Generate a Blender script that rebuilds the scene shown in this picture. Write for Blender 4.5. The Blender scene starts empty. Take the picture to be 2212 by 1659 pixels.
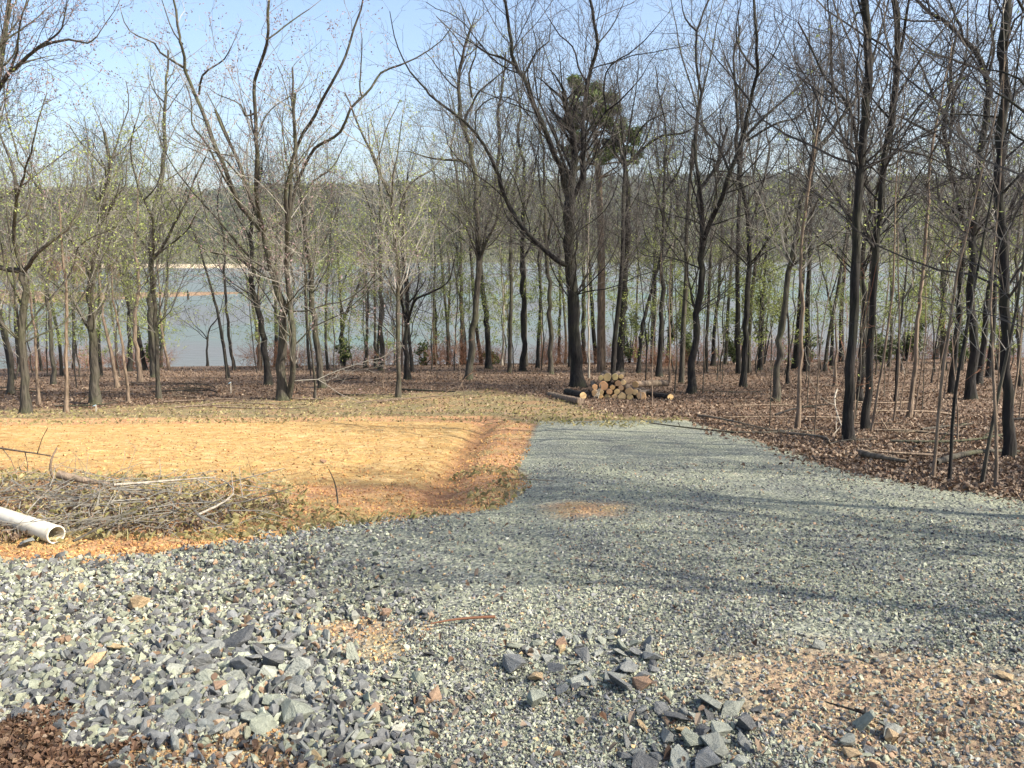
import bpy, bmesh, math, random
import numpy as np
from mathutils import Vector, Matrix, Quaternion
random.seed(7); np.random.seed(7)
sc = bpy.context.scene
COL = sc.collection
R = math.radians

# ------------------------------------------------------------------ camera, light, exposure
PITCH = 9.74
FPX = 1728.0; CX = 1106.0; CY = 829.5          # photo measured at 2212 x 1659
EYE = 1.6
cam_d = bpy.data.cameras.new('camera'); cam = bpy.data.objects.new('camera', cam_d); COL.objects.link(cam)
cam.location = (0, 0, EYE); cam.rotation_euler = (R(90 - PITCH), 0, 0)
cam_d.sensor_width = 36; cam_d.lens = 36 * FPX / 2212.0; cam_d.clip_end = 9000; cam_d.clip_start = 0.05
sc.camera = cam
SUN_AZ, SUN_EL = 112.0, 43.0
w = bpy.data.worlds.new('World'); sc.world = w; w.use_nodes = True
nt = w.node_tree; nt.nodes.clear()
sky = nt.nodes.new('ShaderNodeTexSky'); sky.sky_type = 'NISHITA'; sky.sun_disc = False
sky.sun_elevation = R(SUN_EL); sky.sun_rotation = R(SUN_AZ); sky.altitude = 100; sky.air_density = 1.0; sky.dust_density = 3.2; sky.ozone_density = 2.0
bg = nt.nodes.new('ShaderNodeBackground'); bg.inputs['Strength'].default_value = 0.135
wo = nt.nodes.new('ShaderNodeOutputWorld')
nt.links.new(sky.outputs[0], bg.inputs[0]); nt.links.new(bg.outputs[0], wo.inputs[0])
ld = bpy.data.lights.new('sun', 'SUN'); sun = bpy.data.objects.new('sun', ld); COL.objects.link(sun)
ld.energy = 5.0; ld.angle = R(0.5); ld.color = (1.0, 0.92, 0.78)
sdir = Vector((math.cos(R(SUN_EL)) * math.sin(R(SUN_AZ)), math.cos(R(SUN_EL)) * math.cos(R(SUN_AZ)), math.sin(R(SUN_EL))))
sun.rotation_euler = sdir.to_track_quat('Z', 'Y').to_euler(); sun.location = (40, -20, 40)
sc.view_settings.view_transform = 'Standard'; sc.view_settings.look = 'None'
sc.view_settings.exposure = 1.1; sc.view_settings.gamma = 1.0
sc.cycles.max_bounces = 6; sc.cycles.diffuse_bounces = 3; sc.cycles.glossy_bounces = 2
sc.cycles.transparent_max_bounces = 4; sc.cycles.volume_bounces = 0

# ------------------------------------------------------------------ helpers
def tag(o, label=None, cat=None, group=None, kind=None):
    if label: o['label'] = label
    if cat: o['category'] = cat
    if group: o['group'] = group
    if kind: o['kind'] = kind
    return o
def empty(name, loc, label=None, cat=None, group=None):
    o = bpy.data.objects.new(name, None); COL.objects.link(o); o.location = loc
    o.empty_display_size = .3
    return tag(o, label, cat, group)
def meshobj(name, me, parent=None, mats=()):
    o = bpy.data.objects.new(name, me); COL.objects.link(o)
    for m in mats:
        if m.name not in [x.name for x in me.materials if x]: me.materials.append(m)
    if parent: o.parent = parent
    return o
def np_mesh(name, verts, faces, smooth=False, mi=None):
    """verts (N,3), faces (M,k) all the same size k"""
    me = bpy.data.meshes.new(name)
    verts = np.asarray(verts, dtype=np.float32); faces = np.asarray(faces, dtype=np.int32)
    n, k = faces.shape
    me.vertices.add(len(verts)); me.vertices.foreach_set('co', verts.ravel())
    me.loops.add(n * k); me.loops.foreach_set('vertex_index', faces.ravel())
    me.polygons.add(n); me.polygons.foreach_set('loop_start', np.arange(0, n * k, k, dtype=np.int32))
    if mi is not None: me.polygons.foreach_set('material_index', np.asarray(mi, dtype=np.int32))
    me.polygons.foreach_set('use_smooth', np.full(n, smooth))
    me.update(calc_edges=True)
    return me
def set_color(me, cols, name='tint'):
    a = me.color_attributes.new(name, 'FLOAT_COLOR', 'POINT')
    c = np.ones((len(me.vertices), 4), dtype=np.float32); c[:, :3] = cols
    a.data.foreach_set('color', c.ravel())
def set_float(me, vals, name):
    a = me.attributes.new(name, 'FLOAT', 'POINT'); a.data.foreach_set('value', np.asarray(vals, dtype=np.float32))

class VN:                                        # value noise on a lattice
    def __init__(s, seed): s.g = np.random.RandomState(seed).rand(256, 256)
    def __call__(s, x, y):
        xi = np.floor(x).astype(int); yi = np.floor(y).astype(int); fx = x - xi; fy = y - yi
        fx = fx * fx * (3 - 2 * fx); fy = fy * fy * (3 - 2 * fy)
        g = s.g; a = g[xi % 256, yi % 256]; b = g[(xi + 1) % 256, yi % 256]; c = g[xi % 256, (yi + 1) % 256]; d = g[(xi + 1) % 256, (yi + 1) % 256]
        return (a * (1 - fx) + b * fx) * (1 - fy) + (c * (1 - fx) + d * fx) * fy - .5
vn1, vn2, vn3 = VN(1), VN(2), VN(3)

cp, sp = math.cos(R(PITCH)), math.sin(R(PITCH))
def ray(px, py):
    u = (px - CX) / FPX; v = (CY - py) / FPX
    dy = cp + v * sp; dz = -sp + v * cp
    return u / dy, dz / dy
def at(px, py, Y):
    a, b = ray(px, py); return Vector((a * Y, Y, EYE + b * Y))

PY = [-60, 0, 3, 20, 25, 40, 47, 60, 80, 110, 400, 9000]
PZ = [1.5, .0, 0, -2.4, -2.80, -4.32, -5.15, -9.0, -15.0, -19, -22, -22]
def base_h(x, y):
    y = np.asarray(y, dtype=float); x = np.asarray(x, dtype=float)
    z = sum(np.interp(y + o, PY, PZ) for o in (-.8, -.3, .3, .8)) / 4
    side = np.clip((y - 6) / 30, 0, 1) * np.clip(x, -60, 60) * .012
    return z + side * np.clip((60 - y) / 15, 0, 1)
GEO = 1.2 * 1.025 ** np.arange(170)
def hit(px, py, f=base_h, ymax=60):
    a, b = ray(px, py); Yv = GEO[GEO < ymax * 1.03]
    for n_ in range(3):
        below = EYE + b * Yv <= f(a * Yv, Yv)
        k = int(np.argmax(below)) if below.any() else len(Yv) - 1
        k = max(k, 1); Yv = np.linspace(Yv[k - 1], Yv[k], 13)
    return (a * Yv[-1], float(Yv[-1])) if n_ < 0 else (a * float(Yv[6]), float(Yv[6]))
def poly(s):
    return np.array([hit(*map(float, q.split(','))) for q in s.split()])
def sdist(P, x, y):                              # signed distance, + inside
    x = np.asarray(x, float); y = np.asarray(y, float)
    d = np.full(x.shape, 1e9); ins = np.zeros(x.shape, bool); n = len(P)
    for i in range(n):
        ax, ay = P[i]; bx, by = P[(i + 1) % n]; ex, ey = bx - ax, by - ay
        t = np.clip(((x - ax) * ex + (y - ay) * ey) / (ex * ex + ey * ey + 1e-9), 0, 1)
        d = np.minimum(d, np.hypot(x - ax - t * ex, y - ay - t * ey))
        c = ((ay > y) != (by > y)) & (x < ex * (y - ay) / (ey if abs(ey) > 1e-9 else 1e-9) + ax)
        ins ^= c
    return np.where(ins, d, -d)
def ldist(P, x, y):
    d = np.full(np.asarray(x).shape, 1e9)
    for i in range(len(P) - 1):
        ax, ay = P[i]; bx, by = P[i + 1]; ex, ey = bx - ax, by - ay
        t = np.clip(((x - ax) * ex + (y - ay) * ey) / (ex * ex + ey * ey), 0, 1)
        d = np.minimum(d, np.hypot(x - ax - t * ex, y - ay - t * ey))
    return d
Z_PAD = poly('-600,925 0,912 300,912 700,905 1010,908 1045,922 1000,975 975,1015 930,1030 850,1045 600,1040 400,1025 200,1020 0,1003 -600,1000')
Z_RED = poly('-600,905 0,900 500,897 1050,893 1150,912 1145,970 1115,1010 1150,1045 1080,1095 900,1115 650,1145 500,1165 200,1190 -600,1240')
Z_STRAW = poly('-600,885 200,880 420,868 600,862 800,850 920,845 1060,840 1230,868 1330,895 1500,903 1330,925 1050,905 600,908 -600,915')
Z_GRAV = poly('1165,906 1480,904 1560,925 1700,965 1800,1003 2000,1040 2212,1072 2700,1140 3400,1400 3400,2600 -1600,2600 -1600,1290 0,1195 200,1190 420,1176 520,1152 700,1122 900,1104 1060,1092 1120,1052 1145,1020 1112,1003 1140,960')
Z_MULCH = poly('-900,1530 0,1548 100,1562 140,1600 215,1625 235,1660 260,1900 -900,1900')
Z_SOIL = poly('1480,1425 1700,1395 1900,1408 2212,1440 2800,1480 2800,2000 1950,1900 1800,1660 1640,1560')
Z_PATCH = [poly('690,1352 800,1340 880,1362 870,1400 780,1410 700,1390'), poly('1180,1092 1270,1084 1345,1090 1330,1112 1220,1116'), poly('220,1610 480,1600 700,1605 700,1800 250,1800')]
L_DITCH = poly('1052,905 1020,950 985,1000 955,1040 940,1070')
BR = hit(330, 1110); BR2 = hit(60, 1075)
def height(x, y):
    x = np.asarray(x, float); y = np.asarray(y, float)
    z = base_h(x, y)
    near = np.clip(1 - (y - 30) / 25, 0.25, 1)
    g = sdist(Z_GRAV, x, y); pad = sdist(Z_PAD, x, y)
    near = near * np.clip((np.hypot(x, y) - 2.0) / 8, 0, 1)
    flat = 1 - .75 * np.clip(np.maximum(g, pad) / 1.0 + 1, 0, 1)
    z = z + near * (vn1(x * .22 + 9, y * .22) * .09 + vn2(x * .9, y * .9) * .05) * flat
    z = z - .10 * np.exp(-((ldist(L_DITCH, x, y) + vn2(x * 3, y * 3) * .12) / .22) ** 2)
    z = z + .04 * (np.clip(g / .5, 0, 1) - 1)                                   # gravel bed stands proud
    z = z + np.where(pad > 0, 1, .0) * np.clip(pad / .4, 0, 1) * (vn1(x * 3.3, y * 5.5) * .035 + vn2(x * .5, y * 3.1) * .03 + vn3(x * 9, y * 9) * .03)
    rough = np.where(pad > .1, .45, np.where(g > .15, .3, 1.0))
    z = z + (vn3(x * 4, y * 4) * .035 + vn1(x * 11, y * 11) * .018) * rough * np.clip(14 / (np.abs(y) + 3) - .45, 0, 1)
    for (bx, by), hh, sx, sy in ((BR, .10, 1.0, .4), (BR2, .16, .9, .5)):
        z = z + hh * np.exp(-((x - bx) / sx) ** 2 - ((y - by) / sy) ** 2)
    return z
def ghit(px, py, ymax=60):
    x, y = hit(px, py, height, ymax); return Vector((x, y, float(height(x, y))))

# ------------------------------------------------------------------ materials
class NB:
    def __init__(s, name, rough=.85):
        s.m = bpy.data.materials.new(name); s.m.use_nodes = True; s.t = s.m.node_tree
        s.b = s.t.nodes['Principled BSDF']; s.b.inputs['Roughness'].default_value = rough
        s.b.inputs['Specular IOR Level'].default_value = .3
    def n(s, typ, **k):
        o = s.t.nodes.new(typ)
        for a, v in k.items(): setattr(o, a, v)
        return o
    def l(s, a, b): s.t.links.new(a, b)
    def coord(s, which='Object'): return s.n('ShaderNodeTexCoord').outputs[which]
    def pos(s): return s.n('ShaderNodeNewGeometry').outputs['Position']
    def noise(s, vec, scale, detail=3, rough=.6, out=0):
        o = s.n('ShaderNodeTexNoise'); o.inputs['Scale'].default_value = scale; o.inputs['Detail'].default_value = detail; o.inputs['Roughness'].default_value = rough
        s.l(vec, o.inputs['Vector']); return o.outputs[out]
    def voro(s, vec, scale, out='Distance', feat='F1'):
        o = s.n('ShaderNodeTexVoronoi', feature=feat); o.inputs['Scale'].default_value = scale; s.l(vec, o.inputs['Vector']); return o.outputs[out]
    def mapping(s, vec, sc_): 
        o = s.n('ShaderNodeMapping'); o.inputs['Scale'].default_value = sc_; s.l(vec, o.inputs['Vector']); return o.outputs[0]
    def ramp(s, fac, stops):
        o = s.n('ShaderNodeValToRGB'); e = o.color_ramp.elements
        while len(e) < len(stops): e.new(.5)
        for i, (p, c) in enumerate(stops): e[i].position = p; e[i].color = (*c, 1) if len(c) == 3 else c
        s.l(fac, o.inputs[0]); return o.outputs[0]
    def math(s, op, a, b=None, clamp=False):
        o = s.n('ShaderNodeMath', operation=op, use_clamp=clamp)
        for i, v in enumerate((a, b)):
            if v is None: continue
            if isinstance(v, (int, float)): o.inputs[i].default_value = v
            else: s.l(v, o.inputs[i])
        return o.outputs[0]
    def mix(s, fac, a, b, mode='MIX'):
        o = s.n('ShaderNodeMix', data_type='RGBA', blend_type=mode)
        for i, v in ((0, fac), (6, a), (7, b)):
            if isinstance(v, (int, float)): o.inputs[i].default_value = v
            elif isinstance(v, tuple): o.inputs[i].default_value = (*v, 1)
            else: s.l(v, o.inputs[i])
        return o.outputs[2]
    def bump(s, h, strength=.5, dist=.02, prev=None):
        o = s.n('ShaderNodeBump'); o.inputs['Strength'].default_value = strength; o.inputs['Distance'].default_value = dist
        s.l(h, o.inputs['Height'])
        if prev is not None: s.l(prev, o.inputs['Normal'])
        return o.outputs[0]
    def done(s, col=None, nor=None, rough=None):
        if col is not None:
            if isinstance(col, tuple): s.b.inputs['Base Color'].default_value = (*col, 1)
            else: s.l(col, s.b.inputs['Base Color'])
        if nor is not None: s.l(nor, s.b.inputs['Normal'])
        if rough is not None: s.l(rough, s.b.inputs['Roughness'])
        return s.m

def mat_bark(name, c1, c2, moss=0.0, scale=1.0):
    b = NB(name, .9); v = b.coord('Object')
    m = b.mapping(v, (14 * scale, 14 * scale, 2.2 * scale))
    n1 = b.noise(m, 1.0, 5, .65); vo = b.voro(m, 1.6)
    n2 = b.noise(v, 1.2, 3)
    f = b.math('MULTIPLY', n1, b.math('ADD', vo, .45))
    col = b.ramp(f, [(.18, c1), (.55, c2)])
    if moss: col = b.mix(b.math('MULTIPLY', b.ramp(n2, [(.46, (0, 0, 0)), (.62, (1, 1, 1))]), moss), col, (.085, .10, .04))
    return b.done(col, b.bump(f, .9, .03))
M_bark_dark = mat_bark('bark_dark', (.004, .004, .004), (.024, .021, .019), .15)
M_bark_grey = mat_bark('bark_grey', (.012, .011, .009), (.075, .066, .052), .4)
M_bark_brown = mat_bark('bark_brown', (.06, .042, .028), (.22, .165, .12), .15)
M_bark_pale = mat_bark('bark_pale', (.13, .11, .09), (.36, .32, .26), .1)
def mat_flat(name, c1, c2, scale=3, rough=.85, rnd=True):
    b = NB(name, rough); v = b.coord('Object'); n = b.noise(v, scale, 3)
    if rnd:
        oi = b.n('ShaderNodeObjectInfo').outputs['Random']; n = b.math('ADD', b.math('MULTIPLY', n, .5), b.math('MULTIPLY', oi, .5))
    return b.done(b.ramp(n, [(.3, c1), (.7, c2)]))
M_twig_dark = mat_flat('twig_dark', (.035, .031, .028), (.11, .098, .086))
M_twig_grey = mat_flat('twig_grey', (.10, .095, .082), (.27, .25, .21))
M_twig_red = mat_flat('twig_red', (.15, .07, .04), (.28, .15, .09))
def mat_leaf(name, cs, trans=.3):
    b = NB(name, .6); geo = b.n('ShaderNodeNewGeometry')
    col = b.ramp(geo.outputs['Random Per Island'], [(i / (len(cs) - 1), c) for i, c in enumerate(cs)])
    b.done(col)
    tr = b.n('ShaderNodeBsdfTranslucent'); b.l(col, tr.inputs[0]); ms = b.n('ShaderNodeMixShader'); ms.inputs[0].default_value = trans
    b.l(b.b.outputs[0], ms.inputs[1]); b.l(tr.outputs[0], ms.inputs[2]); b.l(ms.outputs[0], b.t.nodes['Material Output'].inputs[0])
    return b.m
M_bud_green = mat_leaf('bud_green', [(.24, .28, .07), (.34, .39, .12), (.17, .22, .06)])
M_bud_pink = mat_leaf('bud_pink', [(.20, .12, .11), (.34, .24, .24), (.16, .14, .10)])
M_needle = mat_leaf('pine_needles', [(.035, .06, .018), (.09, .135, .03), (.18, .23, .05)], .15)
M_evergreen = mat_leaf('evergreen_leaves', [(.03, .05, .015), (.08, .11, .03), (.14, .16, .05)], .2)
M_dryleaf = mat_leaf('dry_leaves', [(.065, .04, .026), (.16, .105, .065), (.24, .17, .115), (.10, .062, .04), (.32, .245, .175), (.04, .027, .02), (.16, .085, .045)], .15)
M_mulch = mat_leaf('mulch_leaves', [(.05, .03, .02), (.11, .06, .035), (.17, .10, .06), (.07, .04, .025), (.24, .16, .10), (.03, .02, .014)], .1)
M_straw = mat_leaf('straw', [(.34, .29, .14), (.24, .22, .09), (.46, .40, .22), (.17, .14, .07), (.30, .29, .11)], .15)

def mat_tint(name, bumpscale=30, rough=.85, amt=.35, bd=.01):
    b = NB(name, rough); a = b.n('ShaderNodeVertexColor', layer_name='tint'); v = b.pos()
    n = b.noise(v, bumpscale, 4, .7); col = b.mix(1.0, a.outputs[0], b.ramp(n, [(.3, (1 - amt,) * 3), (.7, (1 + amt * .6,) * 3)]), 'MULTIPLY')
    return b.done(col, b.bump(n, .5, bd))
M_stone = mat_tint('broken_stone', 45, .8, .3)
M_wood_far = mat_tint('far_wood', .3, 1.0, .35, .3)

def mat_rock(name, stops, streak=True):
    b = NB(name, .72); oi = b.n('ShaderNodeObjectInfo').outputs['Random']; v = b.coord('Object')
    base = b.ramp(oi, stops)
    m = b.mapping(v, (1, 1, 3.5)); n = b.noise(m, 3.0, 6, .7); f = b.noise(v, 26, 3, .7)
    col = b.mix(1.0, base, b.ramp(n, [(.25, (.62,) * 3), (.5, (1,) * 3), (.75, (1.3,) * 3)]), 'MULTIPLY')
    col = b.mix(b.ramp(f, [(.55, (0,) * 3), (.75, (.35,) * 3)]), col, (.42, .40, .34))
    return b.done(col, b.bump(f, .35, .02, b.bump(n, .6, .08)))
M_rock = mat_rock('rock_slate', [(0, (.09, .093, .095)), (.35, (.20, .205, .20)), (.6, (.26, .28, .22)), (.85, (.36, .37, .32)), (1, (.15, .155, .155))])
M_rock_tan = mat_rock('rock_tan', [(0, (.50, .37, .20)), (1, (.42, .30, .18))])
M_rock_brown = mat_rock('rock_brown', [(0, (.25, .15, .09)), (1, (.32, .22, .15))])

def mat_ground():
    b = NB('ground', .95); v = b.pos()
    att = lambda nme: b.n('ShaderNodeAttribute', attribute_name=nme).outputs['Fac']
    nb = b.noise(v, 1.3, 6, .7); nf = b.noise(v, 14, 6, .75); nfine = b.noise(v, 60, 4, .7)
    wob = b.math('SUBTRACT', b.math('ADD', b.math('MULTIPLY', nb, .55), b.math('MULTIPLY', nf, .45)), .5)
    def mask(nme, amp, width):
        s_ = b.math('ADD', att(nme), b.math('MULTIPLY', wob, amp))
        return b.math('ADD', b.math('DIVIDE', s_, width), .5, clamp=True)
    # woodland floor: matted brown leaves
    vl = b.voro(b.mapping(v, (13, 13, 13)), 1.0, 'Color'); vd = b.voro(b.mapping(v, (13, 13, 13)), 1.0)
    sep = b.n('ShaderNodeSeparateColor'); b.l(vl, sep.inputs[0])
    leaf = b.ramp(sep.outputs[0], [(0, (.045, .03, .02)), (.35, (.13, .085, .055)), (.7, (.20, .135, .09)), (1, (.32, .23, .16))])
    leaf = b.mix(b.ramp(nb, [(.35, (0,) * 3), (.7, (.7,) * 3)]), leaf, (.09, .055, .038))
    # orange graded soil
    m2 = b.mapping(v, (.6, 2.2, 1)); n_tr = b.noise(m2, 1.6, 5, .6)
    pad = b.ramp(n_tr, [(.25, (.38, .235, .08)), (.5, (.47, .315, .115)), (.72, (.55, .40, .175))])
    pad = b.mix(b.ramp(nf, [(.47, (0,) * 3), (.66, (.75,) * 3)]), pad, (.33, .17, .06))
    nm = b.noise(b.mapping(v, (1, 2.5, 1)), 5, 5, .75); pad = b.mix(b.ramp(nm, [(.52, (0,) * 3), (.62, (.7,) * 3)]), pad, (.62, .45, .24))
    pad = b.mix(b.ramp(nm, [(.36, (.8,) * 3), (.46, (0,) * 3)]), pad, (.28, .15, .06))
    pad = b.mix(b.ramp(b.noise(b.mapping(v, (1.0, 2.2, 1)), 9, 4, .8), [(.60, (0,) * 3), (.66, (.8,) * 3)]), pad, (.20, .10, .045))
    pad = b.mix(b.ramp(nfine, [(.33, (.8,) * 3), (.46, (0,) * 3)]), pad, (.30, .17, .07))
    red = b.ramp(nf, [(.3, (.25, .115, .05)), (.5, (.45, .24, .12)), (.7, (.52, .35, .19))])
    red = b.mix(b.ramp(nb, [(.48, (0,) * 3), (.62, (.75,) * 3)]), red, (.33, .27, .11))
    straw = b.ramp(nf, [(.3, (.07, .055, .03)), (.5, (.18, .15, .075)), (.7, (.30, .24, .14))])
    straw = b.mix(b.ramp(nb, [(.46, (0,) * 3), (.6, (.75,) * 3)]), straw, (.32, .19, .10))
    # gravel
    g1 = b.voro(v, 30, 'Color'); sg = b.n('ShaderNodeSeparateColor'); b.l(g1, sg.inputs[0]); gd = b.voro(v, 30)
    g2 = b.voro(v, 75, 'Color'); sg2 = b.n('ShaderNodeSeparateColor'); b.l(g2, sg2.inputs[0]); gd2 = b.voro(v, 75)
    gr = b.ramp(sg.outputs[0], [(0, (.08, .08, .075)), (.3, (.21, .215, .18)), (.6, (.325, .345, .25)), (1, (.44, .44, .345))])
    gr2 = b.ramp(sg2.outputs[1], [(0, (.12, .125, .12)), (.5, (.27, .29, .205)), (1, (.42, .425, .31))])
    gr = b.mix(b.ramp(nf, [(.42, (0,) * 3), (.58, (1,) * 3)]), gr, gr2)
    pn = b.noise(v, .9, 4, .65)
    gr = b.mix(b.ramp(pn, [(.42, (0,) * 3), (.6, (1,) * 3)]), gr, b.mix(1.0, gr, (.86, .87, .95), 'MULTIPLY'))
    gr = b.mix(b.ramp(b.noise(v, 2.3, 5, .7), [(.62, (0,) * 3), (.72, (.5,) * 3)]), gr, (.36, .25, .17))
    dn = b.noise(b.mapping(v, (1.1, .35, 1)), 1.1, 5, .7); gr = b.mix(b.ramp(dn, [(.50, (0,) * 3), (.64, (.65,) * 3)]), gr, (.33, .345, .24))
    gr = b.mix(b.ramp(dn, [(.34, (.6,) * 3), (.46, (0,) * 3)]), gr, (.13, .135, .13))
    mulch = b.mix(.35, leaf, (.10, .055, .035))
    col = leaf
    col = b.mix(mask('sd_straw', .9, .5), col, straw)
    col = b.mix(mask('sd_red', .6, .25), col, red)
    col = b.mix(mask('sd_pad', 1.1, .3), col, pad)
    col = b.mix(b.math('MULTIPLY', mask('sd_ditch', .5, .15), .6), col, b.ramp(nf, [(.3, (.10, .05, .025)), (.6, (.30, .15, .075))]))
    trk = b.noise(b.mapping(v, (.5, 7, 1)), 1.0, 4, .7)
    mg = mask('sd_grav', .5, .10)
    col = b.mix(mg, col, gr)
    soil = b.ramp(nf, [(.3, (.22, .145, .095)), (.5, (.38, .275, .18)), (.72, (.50, .385, .21))])
    col = b.mix(b.math('MULTIPLY', mask('sd_soil', .9, .3), .95), col, soil)
    col = b.mix(b.math('MULTIPLY', mask('sd_patch', .8, .3), .75), col, red)
    col = b.mix(mask('sd_mulch', .5, .12), col, mulch)
    hgt = b.math('ADD', b.math('MULTIPLY', b.math('SUBTRACT', .6, gd), mg), b.math('MULTIPLY', nf, 1.1))
    bm = b.bump(hgt, .9, .045, b.bump(nb, .4, .08, b.bump(b.math('MULTIPLY', trk, mask('sd_pad', .5, .5)), .5, .05)))
    bm = b.bump(b.math('SUBTRACT', nfine, b.math('MULTIPLY', gd2, .5)), .5, .012, bm)
    return b.done(col, bm)
M_ground = mat_ground()

# ------------------------------------------------------------------ ground sheet
def spaced(a, b, f):
    o = [a]
    while o[-1] < b: o.append(o[-1] + f(o[-1]))
    return np.array(o)
ys = np.concatenate([spaced(-60, -2, lambda t: 2.0), spaced(1.0, 1.2, lambda t: 1), ]) if 0 else spaced(-60, 130, lambda t: max(.035, abs(t - 3) * .011 if t > 3 else (abs(t - 1) * .12 + .035)))
xp = spaced(0, 420, lambda t: .05 if t < 4 else .05 + (t - 4) * .02)
xs = np.concatenate([-xp[::-1], xp[1:]])
X, Y = np.meshgrid(xs, ys); Xf, Yf = X.ravel(), Y.ravel()
Zf = height(Xf, Yf)
ny, nx = X.shape
idx = np.arange(nx * ny).reshape(ny, nx)
F = np.stack([idx[:-1, :-1], idx[:-1, 1:], idx[1:, 1:], idx[1:, :-1]], -1).reshape(-1, 4)
me = np_mesh('ground', np.stack([Xf, Yf, Zf], 1), F, smooth=True)
for nme, P in (('sd_pad', Z_PAD), ('sd_red', Z_RED), ('sd_straw', Z_STRAW), ('sd_grav', Z_GRAV), ('sd_mulch', Z_MULCH), ('sd_soil', Z_SOIL)):
    set_float(me, np.clip(sdist(P, Xf, Yf), -3, 3), nme)
set_float(me,   .17 - ldist(L_DITCH, Xf, Yf), 'sd_ditch')
set_float(me, np.clip(np.max([sdist(P, Xf, Yf) for P in Z_PATCH], axis=0), -3, 3), 'sd_patch')
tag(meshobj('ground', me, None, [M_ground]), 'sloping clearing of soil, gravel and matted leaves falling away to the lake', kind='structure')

# ------------------------------------------------------------------ water
WZ = -15.0
b = NB('lake_water', .12); v = b.pos()
mw = b.mapping(v, (.25, 1.0, 1)); n1 = b.noise(mw, .9, 4, .65); n2 = b.noise(b.mapping(v, (.006, .02, 1)), 1.0, 3)
M_water = b.done(b.ramp(n2, [(.45, (.115, .12, .115)), (.70, (.095, .15, .125))]), b.bump(n1, 1.0, .35))
b.b.inputs['Roughness'].default_value = .5; b.b.inputs['Specular IOR Level'].default_value = .35
wm = np_mesh('water', [(-3500, 55, WZ), (3500, 55, WZ), (3500, 4500, WZ), (-3500, 4500, WZ)], [[0, 1, 2, 3]])
tag(meshobj('water', wm, None, [M_water]), 'calm grey blue lake beyond the trees', kind='structure')

# ------------------------------------------------------------------ far hills with their woods, spit of land
def ridge(x):                                     # height of the ridge at 1250 m
    return np.interp(x, [-2500, -900, -560, -470, -380, -100, 200, 500, 900, 2500], [84, 80, 80, 76, 84, 92, 97, 102, 96, 96])
def hill_h(x, y):
    shore = np.interp(x, [-2500, -420, -330, -250, 2500], [640, 650, 670, 860, 870])
    t = np.clip((y - shore) / (1250 - shore), -.2, 1)
    z = WZ - .5 + (ridge(x) - WZ) * np.where(t > 0, np.power(np.abs(t), .9), t * .3)
    z = z + np.where(y > 1250, -(y - 1250) * .02, 0)
    return z + vn1(x * .006, y * .006) * 10 * np.clip(t * 3, 0, 1)
hx = np.arange(-2600, 2601, 26.0); hy = np.arange(560, 2200, 26.0)
HX, HY = np.meshgrid(hx, hy); HZ = hill_h(HX, HY); idx = np.arange(HX.size).reshape(HX.shape)
F = np.stack([idx[:-1, :-1], idx[:-1, 1:], idx[1:, 1:], idx[1:, :-1]], -1).reshape(-1, 4)
bh = NB('hill_soil', 1.0); M_hill = bh.done(bh.ramp(bh.noise(bh.pos(), .05, 5), [(.3, (.05, .055, .025)), (.7, (.09, .09, .045))]))
tag(meshobj('hill', np_mesh('hill', np.stack([HX.ravel(), HY.ravel(), HZ.ravel()], 1), F, True), None, [M_hill]), 'long wooded ridge on the far shore', kind='structure')
def stamp(protos, P, S, Rm, cols=None):
    """stamp proto meshes (verts, tri faces) at P with scale S (N,3) and rotation matrices Rm (N,3,3)"""
    VV, FF, CC, off = [], [], [], 0
    which = np.random.randint(0, len(protos), len(P))
    for k, (pv, pf) in enumerate(protos):
        s_ = np.where(which == k)[0]
        if not len(s_): continue
        vv = pv[None] * S[s_][:, None, :]
        vv = np.einsum('nij,nkj->nki', Rm[s_], vv) + P[s_][:, None, :]
        m = len(pv); VV.append(vv.reshape(-1, 3))
        FF.append((pf[None] + (np.arange(len(s_)) * m)[:, None, None]).reshape(-1, 3) + off); off += m * len(s_)
        if cols is not None: CC.append(np.repeat(cols[s_], m, axis=0))
    return np.concatenate(VV), np.concatenate(FF), (np.concatenate(CC) if cols is not None else None)
def rand_rot(n, full=True):
    if full:
        q = np.random.randn(n, 4); q /= np.linalg.norm(q, axis=1)[:, None]
    else:
        a = np.random.rand(n) * 2 * np.pi; t = np.random.randn(n, 2) * .12
        q = np.stack([np.cos(a / 2), t[:, 0], t[:, 1], np.sin(a / 2)], 1); q /= np.linalg.norm(q, axis=1)[:, None]
    w_, x_, y_, z_ = q.T
    return np.stack([np.stack([1 - 2 * (y_ * y_ + z_ * z_), 2 * (x_ * y_ - z_ * w_), 2 * (x_ * z_ + y_ * w_)], -1),
                     np.stack([2 * (x_ * y_ + z_ * w_), 1 - 2 * (x_ * x_ + z_ * z_), 2 * (y_ * z_ - x_ * w_)], -1),
                     np.stack([2 * (x_ * z_ - y_ * w_), 2 * (y_ * z_ + x_ * w_), 1 - 2 * (x_ * x_ + y_ * y_)], -1)], 1)
def tuft(n, seed):                                # cloud of small triangles = twiggy far crown
    r = np.random.RandomState(seed); V = []; 
    for i in range(n):
        c = r.randn(3); c /= np.linalg.norm(c); c *= r.rand() ** .4; c[2] = c[2] * 1.0 + .3
        V += [c + r.randn(3) * .22 for _ in range(3)]
    return np.array(V), np.arange(3 * n).reshape(n, 3)
tufts = [tuft(16, i) for i in range(6)]
N = 26000
fx = np.random.uniform(-1500, 1400, N); fy = 640 + 640 * np.random.rand(N) ** .8
fz = hill_h(fx, fy); k = fz > WZ + .8; fx, fy, fz = fx[k], fy[k], fz[k]; N = len(fx)
S = np.stack([np.random.uniform(4, 8, N)] * 2 + [np.random.uniform(5, 9, N)], 1)
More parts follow.
